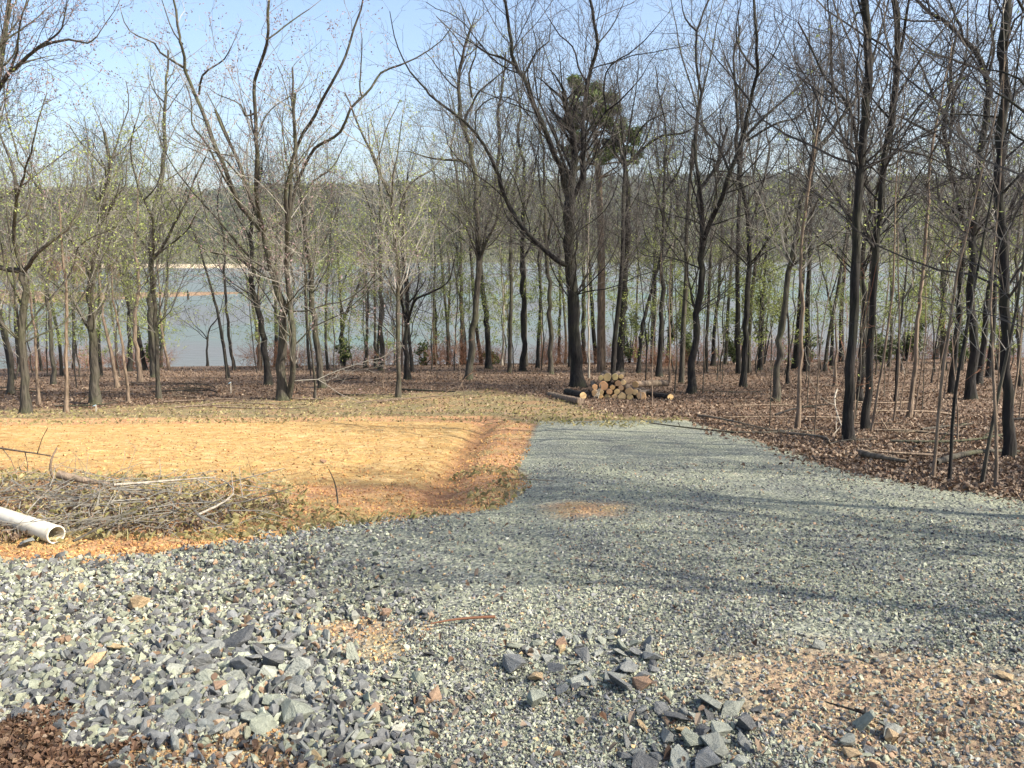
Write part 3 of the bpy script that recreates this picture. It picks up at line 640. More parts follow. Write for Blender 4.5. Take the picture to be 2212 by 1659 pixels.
# middle distance trunks standing in front of the water
MID = [
 (14, '1130,802 1130,665 1127,565 1130,467 1133,400 1130,350 1120,300 1123,233', 'dark', 'even dark trunk third left of the great black tree', ['1130,560 1150,520 1165,470', '1130,467 1150,400 1160,330']),
 (9, '1160,795 1167,665 1164,532 1170,440 1160,350', 'dark', 'narrow dark trunk second left of the great black tree', []),
 (13, '1190,808 1187,632 1180,532 1178,450 1175,350 1165,260', 'grey', 'pale-footed grey trunk close left of the great black tree', ['1180,532 1195,470 1205,400']),
 (8, '1207,785 1210,632 1207,500 1200,420', 'dark', 'narrow trunk half hidden at the left side of the great black tree', []),
 (12, '1262,785 1260,600 1262,432 1270,330', 'grey', 'grey trunk rising directly behind the great black tree', ['1261,500 1290,430 1300,380']),
 (5, '1272,817 1271,700 1270,600 1271,500 1275,420', 'pale', 'thin whitish sapling stem right beside the great black tree', []),
 (13, '824,800 824,665 822,532 822,450 820,400', 'grey', 'straight grey trunk at the water, left of the slim front tree', ['822,500 800,450 780,400', '821,460 845,400 840,350']),
 (8, '812,795 810,665 808,560 800,460', 'grey', 'narrow trunk touching the left of the straight grey one at the water', []),
 (12, '1000,787 997,665 995,515 990,400 975,320', 'grey', 'grey trunk left of the crossing pair', ['996,560 970,500 945,470']),
 (12, '940,767 940,665 936,634', 'dark', 'broken topped dark snag in front of the water, left of centre', []),
 (11, '1377,806 1390,699 1420,582 1440,500 1450,440', 'dark', 'slim trunk leaning right, just right of the log pile', []),
 (14, '1424,813 1430,665 1430,565 1434,465 1432,380 1440,300', 'dark', 'dark straight trunk between the log pile and the bundle of arched limbs', ['1430,565 1450,530 1480,500', '1433,470 1415,410 1400,350', '1434,420 1470,360 1480,300']),
 (5, '1447,828 1447,740 1445,640 1450,560', 'brown', 'thin reddish sapling right beside the dark straight trunk', []),
 (9, '1295,782 1297,660 1297,560 1300,450', 'grey', 'narrow grey trunk above the log pile top', []),
 (15, '25,852 20,765 0,690 -20,640', 'grey', 'curved dark trunk bending out of the picture at the far left', []),
 (11, '117,830 107,699 100,599 95,500 90,400', 'grey', 'grey trunk between the two leftmost big trees', ['100,600 120,540 130,480']),
 (10, '143,890 143,765 143,632 133,532 125,430', 'brown', 'slim brown trunk beside the trunk with raised arms', []),
 (8, '83,875 73,700 60,600 55,520', 'brown', 'short leaning stem right of the leftmost V tree', []),
 (12, '280,802 278,665 265,550 250,430', 'dark', 'straight dark trunk by the water in the left third', []),
 (8, '278,868 262,732 245,650 240,560', 'brown', 'thin brown stem in front of the straight dark one, left third', []),
 (12, '303,826 292,700 300,600 290,520 300,420', 'brown', 'brown trunk among the tangle, left of the vine-wrapped one', []),
 (11, '255,838 235,735 222,680 215,600', 'brown', 'brown trunk leaning left, right of the raised arms', []),
 (7, '368,800 350,720 345,640 340,560', 'brown', 'thin brown vine stem at the left edge of the water gap', []),
 (6, '448,790 448,735 455,705 470,690', 'dark', 'small crooked bare sapling standing before the open water', ['448,735 440,720 428,710']),
 (9, '560,782 555,720 545,650 530,590', 'grey', 'faint grey tree at the water left of the drooping branch', ['548,660 530,630 500,610']),
 (10, '640,795 630,700 632,600 625,520', 'dark', 'dark trunk half hidden behind the twin-trunked tree', []),
 (11, '740,790 738,720 755,660 780,600 790,560', 'dark', 'dark tree with a right-leaning fork standing at the water, left of centre', ['745,690 735,640 750,590 770,560']),
 (9, '790,795 793,720 795,640 790,560', 'grey', 'grey stem right of the right-leaning fork', []),
 (8, '970,770 968,690 972,600 965,520', 'grey', 'thin grey tree at the water between snag and crossing pair', []),
 (6, '1085,790 1088,700 1085,610 1080,540', 'pale', 'thin pale stem between the crossing pair and the even dark trunk', []),
 (6, '1100,770 1097,690 1090,620 1115,560', 'pale', 'white bare snag with broken pale branches in front of the water', ['1095,660 1112,640 1130,630', '1093,640 1110,600 1112,590']),
 (11, '1540,790 1545,700 1555,600 1560,500', 'dark', 'dark trunk behind the bundle of arched limbs', ['1553,620 1580,560 1600,520']),
 (12, '1640,800 1645,700 1650,600 1655,500 1650,420', 'dark', 'dark vine-clad trunk in the middle of the right-hand wood', []),
 (7, '1700,830 1705,740 1700,640 1710,560', 'dark', 'narrow dark stem just right of the brown-footed leaning trunk', []),
 (9, '1795,790 1797,700 1790,640 1770,560', 'dark', 'dark tree with a narrow Y fork before the water, right of centre', ['1793,650 1810,590 1825,540']),
 (9, '1803,835 1805,760 1808,700', 'brown', 'thin stem left of the tall straight black trunk', []),
 (8, '1935,868 1940,760 1950,650 1960,560 1950,480', 'dark', 'slim trunk beside the dark evergreen bush', ['1950,650 1975,600 1965,550']),
 (10, '2062,800 2068,700 2070,600', 'grey', 'grey stem left of the broad dark trunk at right', []),
 (11, '2205,835 2200,700 2198,560 2205,440', 'grey', 'greenish trunk behind the big black one at the right edge', []),
]
for w0, main, bark, lab, subs in MID:
    T(lab, [(w0, max(2.5, w0 * .35), main)] + [(max(3, w0 * .45), 2, s_) for s_ in subs], bark=bark, bud=M_bud_green if U(0, 1) < .55 else None, budp=.3, dens=.9, lvl=2, space=.6, lenk=46 if w0 > 7 else 60, tips='snag' not in lab)

# ------------------------------------------------------------------ untraced trees: prototypes and copies
def proto_tree(seed, H, r, style):
    random.seed(seed); tb = TB(.005)
    pts = [(0, 0, -.15)]; rads = [r * 1.3]; x = y = 0.0; n = int(H * .62 / .5); dx, dy = G(0, .05), G(0, .05)
    if style == 'sapling':
        n = int(H / .35)
        for i in range(1, n + 1):
            dx += G(0, .035); dy += G(0, .035); dx *= .93; dy *= .93; x += dx * .35; y += dy * .35; pts.append((x, y, i * .35)); rads.append(max(.004, r * (1 - .75 * i / n)))
        tb.tube(pts, rads); tb.dress(pts, rads, H * .3, .55, 45, .8, 1.0, .35, True, 1); return tb
    for i in range(1, n + 1):
        dx += G(0, .03); dy += G(0, .03); dx *= .95; dy *= .95; x += dx * .5; y += dy * .5; pts.append((x, y, i * .5)); rads.append(r * (1 - .5 * i / n))
    tb.tube(pts, rads); tb.dress(pts, rads, H * .28, .5, 45, 1.0, 2.4, .25, False, 2)
    nl = random.choice([2, 3, 3, 4]); a0 = U(0, 6.28); top = pts[-1]
    for k_ in range(nl):
        a = a0 + k_ * 6.28 / nl + U(-.4, .4); tilt = U(.15, .5); d = nrm((math.cos(a) * tilt, math.sin(a) * tilt, 1)); q = [top]; rr = [rads[-1] * U(.55, .8)]; L = H * U(.3, .42); m = int(L / .4)
        p = top
        for i in range(m):
            d = nrm((d[0] + G(0, .09), d[1] + G(0, .09), d[2] + .05)); p = (p[0] + d[0] * .4, p[1] + d[1] * .4, p[2] + d[2] * .4); q.append(p); rr.append(max(.008, rr[0] * (1 - .85 * (i + 1) / m)))
        tb.tube(q, rr); tb.dress(q, rr, -9, .26, 60, 1.1, 3.0, .25, True, 2)
    return tb
def make_proto(seed, H, r, style, bark, bud, name):
    tb = proto_tree(seed, H, r, style); m1, m2 = BARK[bark]
    a = tb.mesh_tubes('trunk'); a.materials.append(m1); c = tb.mesh_twigs('crown', .028 if style != 'sapling' else .022); c.materials.append(m2); c.materials.append(bud or m2)
    return (a, c, name)
PR = [make_proto(100 + i, h, r_, 'tree', bk, bd, 'bare_tree') for i, (h, r_, bk, bd) in enumerate([
    (14.5, .12, 'dark', None), (13.5, .09, 'grey', M_bud_green), (15, .14, 'dark', None), (12.5, .08, 'grey', M_bud_pink), (14, .10, 'grey', None), (13, .09, 'grey', M_bud_green), (15.5, .12, 'dark', M_bud_pink), (11.5, .07, 'brown', M_bud_green)])]
SP = [make_proto(200 + i, h, r_, 'sapling', bk, bd, 'sapling') for i, (h, r_, bk, bd) in enumerate([
    (3.2, .014, 'brown', M_bud_green), (4.5, .02, 'grey', None), (2.4, .012, 'red', None), (5.0, .020, 'brown', M_bud_green), (3.8, .016, 'grey', M_bud_green), (6.0, .022, 'dark', M_bud_green)])]
def place(proto, loc, rz, s, label, cat, group, sz=None):
    e = empty(proto[2], loc, label, cat, group); e.rotation_euler = (G(0, .02), G(0, .02), rz); e.scale = (s, s, sz or s)
    for nme, me in (('trunk', proto[0]), ('crown', proto[1])):
        o = bpy.data.objects.new(nme, me); COL.objects.link(o); o.parent = e
    return e
random.seed(11)
KIND = ['dark tall bare tree', 'grey bare tree with green buds', 'stout dark bare tree', 'grey bare tree with pinkish twigs', 'plain grey bare tree', 'slim grey bare tree with green buds', 'tall dark tree with pinkish twigs', 'brown-barked young tree with green buds']
LAND = sorted([(o[0], n_) for o, n_ in ((t, n2) for t, n2 in zip(TREES, [''] * len(TREES))) if 0] + [
    (55, 'the leftmost V tree'), (207, 'the raised-arms trunk'), (343, 'the vine-wrapped trunk'), (493, 'the thin leaning tree'), (615, 'the twin-trunked tree'), (697, 'the straight grey tree'), (859, 'the slim front tree'),
    (1010, 'the crossing trunks'), (1247, 'the great black tree'), (1338, 'the log-pile black tree'), (1492, 'the arched-limb tree'), (1605, 'the twice-forked tree'), (1672, 'the brown-footed trunk'), (1723, 'the gravel-edge brown trunk'),
    (1836, 'the tall black trunk'), (1962, 'the brown pole tree'), (2055, 'the sweeping-limb tree'), (2178, 'the rightmost black trunk')])
ORD = ['first', 'second', 'third', 'fourth', 'fifth', 'sixth', 'seventh', 'eighth', 'ninth', 'tenth', 'eleventh', 'twelfth', 'thirteenth', 'fourteenth', 'fifteenth']
def relabel(objs, noun, where=''):
    """count each from the nearest landmark to its left (or right), as seen from the clearing"""
    cnt = {}
    for px, o, kd in sorted(objs, key=lambda q: q[0]):
        lm = [l for l in LAND if l[0] <= px]
        if lm: key = lm[-1][1]; side = 'right of'
        else: key = LAND[0][1]; side = 'left of'
        i = cnt.get((key, side), 0); cnt[(key, side)] = i + 1
        o['label'] = f'{kd}, {ORD[min(i, 14)]} {side} {key}'
back = []; GAPS = [(388, 470, 0), (508, 535, 0)]
def depth_px(x, Y_, z): return CX + FPX * x / (Y_ * cp + (z - EYE) * -sp)
for i in range(62):
    for _ in range(30):
        px = (i + .5) / 62 * 2420 - 100 + U(-16, 16)
        Yd = U(33, 47) if px < 1250 else U(27, 47)
        if 350 < px < 545: continue
        x = ray(px, 600)[0] * Yd; break
    else: continue
    z = float(height(x, Yd)); k_ = random.randrange(8)
    s = U(.82, 1.12) * (1.0 if px > 900 else .92)
    o = place(PR[k_], (x, Yd, z), U(0, 6.28), s * .92, '', 'tree', GROUP_T, s)
    back.append((px, o, KIND[k_]))
relabel(back, 'back-row tree')
# saplings in the leaf litter on the right and a few left
SK = ['thin brown sapling with green buds', 'bare grey sapling', 'short reddish sapling', 'tall brown sapling with green buds', 'grey sapling with green buds', 'tall dark sapling']
saps = []
for i in range(56):
    if i < 44:
        px = U(1380, 2290); py = U(815, 955) if px > 1750 else U(800, 880)
    else:
        px = U(0, 1200); py = U(800, 850)
    g = ghit(px, py); 
    if float(sdist(Z_GRAV, g.x, g.y)) > -.2: continue
    k_ = random.randrange(6); o = place(SP[k_], g, U(0, 6.28), U(.75, 1.15), '', 'sapling', 'thin saplings in the leaf litter'); saps.append((px, o, SK[k_]))
for px, py, k_, s in ((2018, 1033, 3, 1.0), (2053, 1043, 5, .8), (2119, 1050, 4, 1.2), (2152, 1058, 3, .8), (2211, 1062, 5, .8), (1005, 878, 2, .9), (1662, 925, 4, .6)):
    g = ghit(px, py)
    if float(sdist(Z_GRAV, g.x, g.y)) > -.1: g = ghit(px, py - 28)
    o = place(SP[k_], g, U(0, 6.28), s, '', 'sapling', 'thin saplings in the leaf litter'); saps.append((px, o, SK[k_]))
relabel(saps, 'sapling')
# trees of the same wood beyond the right edge and behind the camera: they throw the shade on the gravel
off = []
for i, (x, y, k_, s) in enumerate([(9.5, 3.0, 2, .8), (9.0, .6, 6, .8), (8.2, -1.4, 4, .7), (14.5, 7.5, 0, .9), (14, -1.5, 0, 1), (5.8, -2.8, 3, .5), (11, 4.6, 0, .8), (12.5, 1.6, 2, .95), (10.2, 6.4, 1, .8), (15.5, 2.8, 4, 1), (8.4, 1.9, 7, .75), (13, 5.2, 6, .9), (10, -3.2, 2, .9)]):
    o = place(PR[k_], (x, y, float(height(x, y))), i * 1.3, s, '', 'tree', GROUP_T)
    o['label'] = f'{KIND[k_]} outside the picture on the right, {ORD[i]} along the drive'

# ------------------------------------------------------------------ pine, vine thickets, evergreen and twiggy shrubs
def leafcloud(blobs, n, size, seed, nee=False):
    r = np.random.RandomState(seed); bl = np.array(blobs, float); wts = bl[:, 3] ** 2 * bl[:, 4]; wts /= wts.sum()
    w_ = r.choice(len(bl), n, p=wts); d = r.randn(n, 3); d /= np.linalg.norm(d, axis=1)[:, None]; rad = r.rand(n) ** .45
    c = bl[w_, :3] + d * rad[:, None] * np.stack([bl[w_, 3], bl[w_, 3], bl[w_, 4]], 1); c += r.randn(n, 3) * .06
    a = r.randn(n, 3); a /= np.linalg.norm(a, axis=1)[:, None]; b_ = np.cross(a, r.randn(n, 3)); b_ /= np.linalg.norm(b_, axis=1)[:, None]
    sz = size * r.uniform(.6, 1.4, (n, 1)); wd = .18 if nee else .5
    V = np.stack([c - a * sz, c + b_ * sz * wd, c + a * sz, c - b_ * sz * wd], 1).reshape(-1, 3)
    return V, np.arange(4 * n).reshape(n, 4)
def leafy(name, loc, blobs, n, size, seed, mat, label, cat, group=None, stem=True, nee=False):
    e = empty(name, loc, label, cat, group)
    V, F = leafcloud(blobs, n, size, seed, nee); meshobj('foliage', np_mesh('foliage', V, F), e, [mat])
    if stem:
        tb = TB(.008); random.seed(seed)
        for bl in blobs[::2]:
            p1 = (bl[0], bl[1], bl[2]); tb.tube([(0, 0, -.1), (bl[0] * .4, bl[1] * .4, bl[2] * .5), p1], [.04, .03, .012]); tb.grow(p1, (0, 0, 1), .012, .8, 1)
        meshobj('stem', tb.mesh_tubes('stem'), e, [M_bark_dark])
    return e
PND = 34
pl = at(1300, 782, PND); pl.z = float(height(pl.x, pl.y)); pm = PND / FPX
def rel(px, py, r_, rz=None): q = at(px, py, PND + U(-.8, .8)) - pl; return (q.x, q.y, q.z, r_ * pm, (rz or r_) * pm)
random.seed(5)
e = empty('pine_tree', pl, 'tall pine with dark green needle clumps behind the great black tree', 'tree', GROUP_T)
blobs = []
for cx, cy, rr in ((1262, 195, 34), (1285, 215, 36), (1300, 240, 30), (1240, 235, 26), (1230, 265, 22), (1312, 255, 24), (1270, 250, 26), (1345, 285, 26), (1335, 305, 28), (1360, 310, 24), (1325, 270, 16), (1255, 300, 18), (1300, 330, 20), (1365, 340, 16), (1230, 320, 14)):
    for _ in range(6): blobs.append(rel(cx + G(0, rr * .5), cy + G(0, rr * .38), rr * .34, rr * .22))
V, F = leafcloud(blobs, 26000, .10, 3, True); meshobj('foliage', np_mesh('foliage', V, F), e, [M_needle])
tb = TB(.01); P = [at(x, y, PND) - pl for x, y in ((1300, 775), (1299, 600), (1296, 450), (1290, 330), (1280, 250), (1270, 185))]; P[0].z = -.15
pts, rads = smooth_path(P, [.19, .16, .14, .11, .07, .02], .5); tb.tube([tuple(p) for p in pts], rads)
for bl in blobs[::3]:
    z_ = bl[2] - U(.3, 1.2); c = min(pts, key=lambda q: abs(q.z - z_)); tb.tube([tuple(c), tuple((c.x * .4 + bl[0] * .6, c.y * .4 + bl[1] * .6, c.z * .5 + bl[2] * .5 - .1)), bl[:3]], [.04, .028, .01])
meshobj('trunk', tb.mesh_tubes('trunk'), e, [M_bark_brown])
def shrub_at(px, py, Yd, wpx, hpx, n, seed, label, mat=M_evergreen, size=.07, cat='shrub', grp='green shrubs along the lake bank'):
    x = ray(px, py)[0] * Yd; z = float(height(x, Yd)); s = Yd / FPX; random.seed(seed); bl = []
    for _ in range(9):
        t = random.random(); bl.append((G(0, wpx * .24) * s, G(0, wpx * .2) * s, hpx * s * (.12 + .8 * t), wpx * s * .22 * (1.2 - .5 * t), hpx * s * .14))
    return leafy('evergreen_shrub', (x, Yd, z), bl, n, size, seed, mat, label, cat, grp)
shrub_at(1478, 780, 42, 55, 160, 2600, 31, 'tall rounded vine-clad green bush between trunks right of the log pile')
shrub_at(1955, 790, 41, 60, 170, 2600, 32, 'dark upright evergreen bush before the water on the right')
shrub_at(1650, 800, 39, 70, 230, 2200, 33, 'thick vine mass climbing the trunk in the middle of the right-hand wood')
shrub_at(2085, 800, 38, 90, 100, 1800, 34, 'low green bush by the sweeping-limb tree')
shrub_at(745, 785, 44, 40, 60, 900, 35, 'small dark green bush by the water left of centre')
shrub_at(918, 780, 44, 34, 50, 600, 36, 'small green bush at the foot of the slim front tree')
shrub_at(1360, 790, 43, 50, 120, 1200, 37, 'loose green bush behind the black tree with the dead stub')
shrub_at(1585, 795, 41, 50, 110, 1100, 38, 'loose green bush left of the twice-forked tree')
shrub_at(1900, 800, 40, 60, 100, 1200, 39, 'loose green bush between the tall black trunks')
shrub_at(335, 800, 40, 26, 170, 900, 40, 'vine leaves wrapping the grey trunk beside the water gap')
shrub_at(2170, 800, 38, 60, 120, 1300, 41, 'green bush behind the rightmost black trunk')
shrub_at(1740, 800, 42, 60, 60, 900, 42, 'low green bush right of the brown-footed trunk')
shrub_at(1060, 790, 44, 40, 40, 600, 43, 'low green bush behind the crossing trunks')
# greening saplings that veil the far shore with yellow green
def haze_tree(px, py, Yd, H, seed, label, bud=M_bud_green, n=800):
    x = ray(px, py)[0] * Yd; z = float(height(x, Yd)); random.seed(seed); tb = TB(.0035); tb.bm = 10
    pts = [(0, 0, -.1)]; rads = [.032]; xx = 0; yy = 0; m = int(H / .5)
    for i in range(1, m + 1): xx += G(0, .06); yy += G(0, .06); pts.append((xx, yy, i * .5)); rads.append(max(.006, .032 * (1 - .8 * i / m)))
    tb.tube(pts, rads); tb.dress(pts, rads, 1.0, .45, 80, 1.0, 2.3, .9, True, 2)
    finish_tree(tb, 'young_tree', (x, Yd, z), 'grey', bud, label, 'tree', GROUP_T, .038)
hz = []
for i, (px, Yd, H) in enumerate([(290, 36, 9), (250, 34, 8), (160, 35, 8.5), (20, 33, 9), (90, 36, 8), (560, 38, 8), (720, 36, 8.5), (790, 40, 8), (930, 38, 8), (980, 36, 7.5), (1110, 38, 7.5), (1170, 36, 6), (1400, 33, 7.5), (1460, 34, 8), (1560, 34, 7.5), (1640, 32, 8), (1700, 31, 7.5), (1780, 34, 7), (1900, 30, 7.5), (1955, 32, 8), (2030, 31, 7.5), (2120, 30, 7.5), (2190, 31, 7), (60, 39, 8), (200, 40, 9), (320, 41, 8), (600, 42, 8), (670, 40, 8), (760, 43, 7), (850, 43, 8), (1010, 43, 8), (1090, 42, 7), (1240, 42, 8), (1330, 41, 7), (1430, 41, 8), (1510, 40, 8), (1600, 38, 8), (1670, 40, 8), (1850, 38, 8), (1990, 36, 8), (2080, 38, 8), (2160, 37, 8)]):
    haze_tree(px, 700, Yd, H, 300 + i, 'x'); o = [q for q in COL.objects if q.get('label') == 'x'][0]; o['label'] = ''
    hz.append((px, o, 'young tree hazed with yellow-green buds'))
relabel(hz, 'budding young tree')
# red brown brush along the bank
def brush_proto(seed, n, w_, h_, mat=None):
    random.seed(seed); tb = TB(.005)
    for _ in range(n):
        a = U(0, 6.28); r_ = w_ * math.sqrt(U(0, 1)) * .5; p = (math.cos(a) * r_, math.sin(a) * r_ * .7, 0)
        tb.grow(p, nrm((G(0, .4), G(0, .4), 1)), .008, h_ * U(.5, 1.2), 1, 1.3, -.02, .28)
    me = tb.mesh_twigs('brush'); me.materials.append(M_twig_red); return me
BP = [brush_proto(50 + i, 90, 2.6, 1.5) for i in range(3)]
random.seed(3); bl_ = []
for i, px in enumerate(list(range(40, 2260, 74))):
    if 380 < px < 500: continue
    Yd = U(43, 46.5) if px < 1300 else U(38, 46); x = ray(px + U(-20, 20), 700)[0] * Yd
    o = bpy.data.objects.new('brush_thicket', BP[i % 3]); COL.objects.link(o); o.location = (x, Yd, float(height(x, Yd)) - .05); o.rotation_euler = (0, 0, U(0, 6.28)); s = U(.7, 1.2); o.scale = (s, s, s * U(.6, 1.1))
    tag(o, '', 'thicket', 'red brown brush along the bank'); bl_.append((px, o, 'low reddish brown tangle of brush'))
relabel(bl_, 'thicket')
# bare woods on the spit
V_, F_ = [], []
random.seed(9); tb = TB(.05)
for i in range(150):
    x = -140 - 330 * random.random() ** 1.2; y = U(250, 295); h_ = U(9, 20) * (1 if x < -170 else .6); p = (x, y, WZ + 2)
    tb.tmin = .06; tb.grow(p, (0, 0, 1), .22, h_, 2, .9, .08, .07)
pts = tb.segs + [(a, c, r0, r1) for P_, Q_ in tb.tubes for a, c, r0, r1 in zip(P_, P_[1:], Q_, Q_[1:])]
tb.segs = pts
me = tb.mesh_twigs('spit_woods'); tag(meshobj('spit_woods', me, None, [M_twig_red]), 'reddish bare woods crowding the low spit on the left', 'woods', kind='stuff')
# old post standing in the lake
p = at(563, 857, 200) ; 
q = at(404, 617, 255); tb = TB(.05); tb.tube([(0, 0, -.8), (.1, 0, 1.2), (.05, 0, 3.0)], [.35, .3, .22]); tb.tube([(.1, 0, 1.2), (.6, 0, 1.9)], [.15, .08])
tag(meshobj('snag', tb.mesh_tubes('snag'), None, [M_bark_dark]), 'dark stump of a drowned tree standing in the lake off the spit', 'snag'); COL.objects['snag'].location = (q.x, 255, WZ)

# ------------------------------------------------------------------ log pile
def cut_mat():
    b = NB('cut_wood', .75); v = b.coord('Object'); oi = b.n('ShaderNodeObjectInfo').outputs['Random']
    wv = b.n('ShaderNodeTexWave', wave_type='RINGS', rings_direction='Y'); wv.inputs['Scale'].default_value = 14; wv.inputs['Distortion'].default_value = 1.5; b.l(v, wv.inputs['Vector'])
    base = b.ramp(oi, [(0, (.54, .33, .13)), (.4, (.62, .46, .23)), (.7, (.55, .28, .14)), (1, (.46, .38, .17))])
    return b.done(b.mix(b.math('MULTIPLY', wv.outputs['Fac'], .45), base, (.30, .17, .08)))
M_cut = cut_mat()
PILE = []                                        # px, py, diameter px, length m, label
def log(px, py, dpx, L, label, group='cut logs in the pile', bark=M_bark_brown, yaw=0.0, dist=None, lift=None, pitch=0.0, cut=None):
    Yd = dist; c = at(px, py, Yd); r = dpx / 2 * Yd / FPX; random.seed(int(px * 7 + py))
    e = empty('log', c, label, 'log', group); e.rotation_euler = (pitch - .11, 0, yaw)
    n = 20; m = 9; V = []
    for j in range(m):
        y = L * j / (m - 1)
        for k_ in range(n):
            a = k_ * 2 * math.pi / n; rr = r * (1 + .05 * math.sin(2 * a + px) + .03 * math.sin(5 * a + j) + G(0, .012)); V.append((math.cos(a) * rr + .02 * math.sin(j * .8 + px), y, math.sin(a) * rr))
    F = [(j * n + k_, j * n + (k_ + 1) % n, (j + 1) * n + (k_ + 1) % n, (j + 1) * n + k_) for j in range(m - 1) for k_ in range(n)]
    meshobj('bark', np_mesh('bark', V, F, True), e, [bark])
    for j, sgn in ((0, -1), (m - 1, 1)):
        bm = bmesh.new(); ring = [bm.verts.new(((V[j * n + k_][0]) * .965, V[j * n + k_][1] + sgn * .004, V[j * n + k_][2] * .965)) for k_ in range(n)]
        ring2 = [bm.verts.new((v_.co.x * .96, v_.co.y + sgn * .004, v_.co.z * .96)) for v_ in ring]; c_ = bm.verts.new((0, L * (j > 0) + sgn * .01, 0))
        for k_ in range(n): bm.faces.new((ring[k_], ring[(k_ + 1) % n], ring2[(k_ + 1) % n], ring2[k_])); bm.faces.new((ring2[k_], ring2[(k_ + 1) % n], c_))
        # bark lip closing the gap
        lip = [bm.verts.new((V[j * n + k_][0], V[j * n + k_][1], V[j * n + k_][2])) for k_ in range(n)]
        for k_ in range(n): bm.faces.new((lip[k_], lip[(k_ + 1) % n], ring[(k_ + 1) % n], ring[k_]))
        bm.normal_update(); me = bpy.data.meshes.new('cut_end'); bm.to_mesh(me); bm.free(); meshobj('cut_end', me, e, [cut or M_cut])
    return e
g = ghit(1340, 862); PD = g.y
def lp(x, y): return 1188 + x / 5.144 / 1.3888, 777.6 + y / 5.144 / 1.3888     # from the enlarged view of the pile
LOGS = [(890, 575, 95, 'pale log face on the bottom row, leftmost'), (990, 575, 95, 'pale log face on the bottom row, second from left'), (1115, 570, 125, 'large orange log face on the bottom row'), (1225, 575, 95, 'orange log face at the right of the bottom row'),
 (795, 580, 90, 'shaded brown log face at the lower left corner of the pile'), (800, 500, 75, 'small pale log face behind the splintered branch'), (905, 490, 90, 'dark log face in the second row'), (1030, 492, 88, 'yellowish log face in the middle of the second row'),
 (1215, 488, 125, 'big yellow log face at the right of the second row'), (690, 415, 85, 'small white log face at the far left of the third row'), (830, 400, 140, 'biggest reddish log face at the left of the third row'),
 (955, 422, 75, 'small pale ringed log face in the third row'), (1092, 432, 80, 'small pink log face in the third row'), (1040, 360, 92, 'bright ringed log face in the fourth row'), (1125, 345, 80, 'reddish log face leaning against the bright ringed one'),
 (890, 268, 125, 'wide olive log face on top of the pile'), (1015, 262, 100, 'olive log face on top of the pile at right'), (795, 275, 80, 'dark small log face at the top left'), (1085, 255, 70, 'brown log behind the top right of the pile'),
 (1410, 560, 145, 'wide olive log face at the right foot of the pile'), (1330, 500, 90, 'shaded log between the big yellow face and the right foot'), (700, 510, 100, 'dark log filling the left slope of the pile')]
for i, (x, y, d_, lab) in enumerate(LOGS):
    px, py = lp(x, y); row = (580 - y) / 90
    log(px, py, d_ / 5.144 / 1.3888 * 1.04, 2.0, lab, yaw=G(0, .04) - .12, dist=PD + row * .10 + U(-.06, .06))
log(1261, 833 + 22, 16, 1.6, 'dark mossy log with a pink cut face lying left of the pile', 'loose logs beside the pile', M_bark_dark, yaw=.22, dist=hit(1261, 863, height)[1])
px, py = lp(1850, 575); log(px, py, 15, 2.6, 'single log lying to the right of the pile, pale face to the front', 'loose logs beside the pile', M_bark_dark, yaw=.38, dist=PD - .1)
px, py = lp(460, 640); log(px, py, 17, 2.6, 'bark-covered log lying slantwise left of the pile', 'loose logs beside the pile', M_bark_brown, yaw=.27, dist=hit(px, py + 7, height)[1], cut=M_bark_brown)
px, py = lp(1310, 375); log(px, py, 15, 1.8, 'log lying across the right top of the pile', 'cut logs in the pile', M_bark_brown, yaw=-.7, dist=PD + .5)
# splintered pale branch on the pile
bp0 = at(*lp(770, 440), PD - .15); tb = TB(.006)
for (a, b_) in (((0, 0), (-70, 50)), ((0, 0), (-60, 90)), ((0, 10), (-50, 130)), ((0, 0), (-90, 140)), ((0, 0), (10, -60)), ((-10, 10), (-30, 160))):
    q0 = at(*lp(770 + a[0], 440 + a[1]), PD - .15) - bp0; q1 = at(*lp(770 + b_[0], 440 + b_[1]), PD - .35) - bp0; tb.tube([tuple(q0), tuple((q0 + q1) / 2 + Vector((.02, 0, .01))), tuple(q1)], [.022, .018, .007])
o = meshobj('split_branch', tb.mesh_tubes('split_branch'), None, [M_bark_pale]); o.location = bp0; tag(o, 'splintered pale branch hanging over the left face of the log pile', 'branch')
bp0 = at(*lp(1400, 470), PD - .2); tb = TB(.006); 
for a, b_ in (((0, 120), (5, 0)), ((0, 20), (150, -10)), ((5, 0), (-60, -40))):
    q0 = at(*lp(1400 + a[0], 470 + a[1]), PD - .22) - bp0; q1 = at(*lp(1400 + b_[0], 470 + b_[1]), PD - .2) - bp0; tb.tube([tuple(q0), tuple((q0 + q1) / 2), tuple(q1)], [.016, .014, .006])
o = meshobj('pale_stick', tb.mesh_tubes('pale_stick'), None, [M_bark_pale]); o.location = bp0; tag(o, 'thin pale forked stick lying over the right foot of the log pile', 'stick')

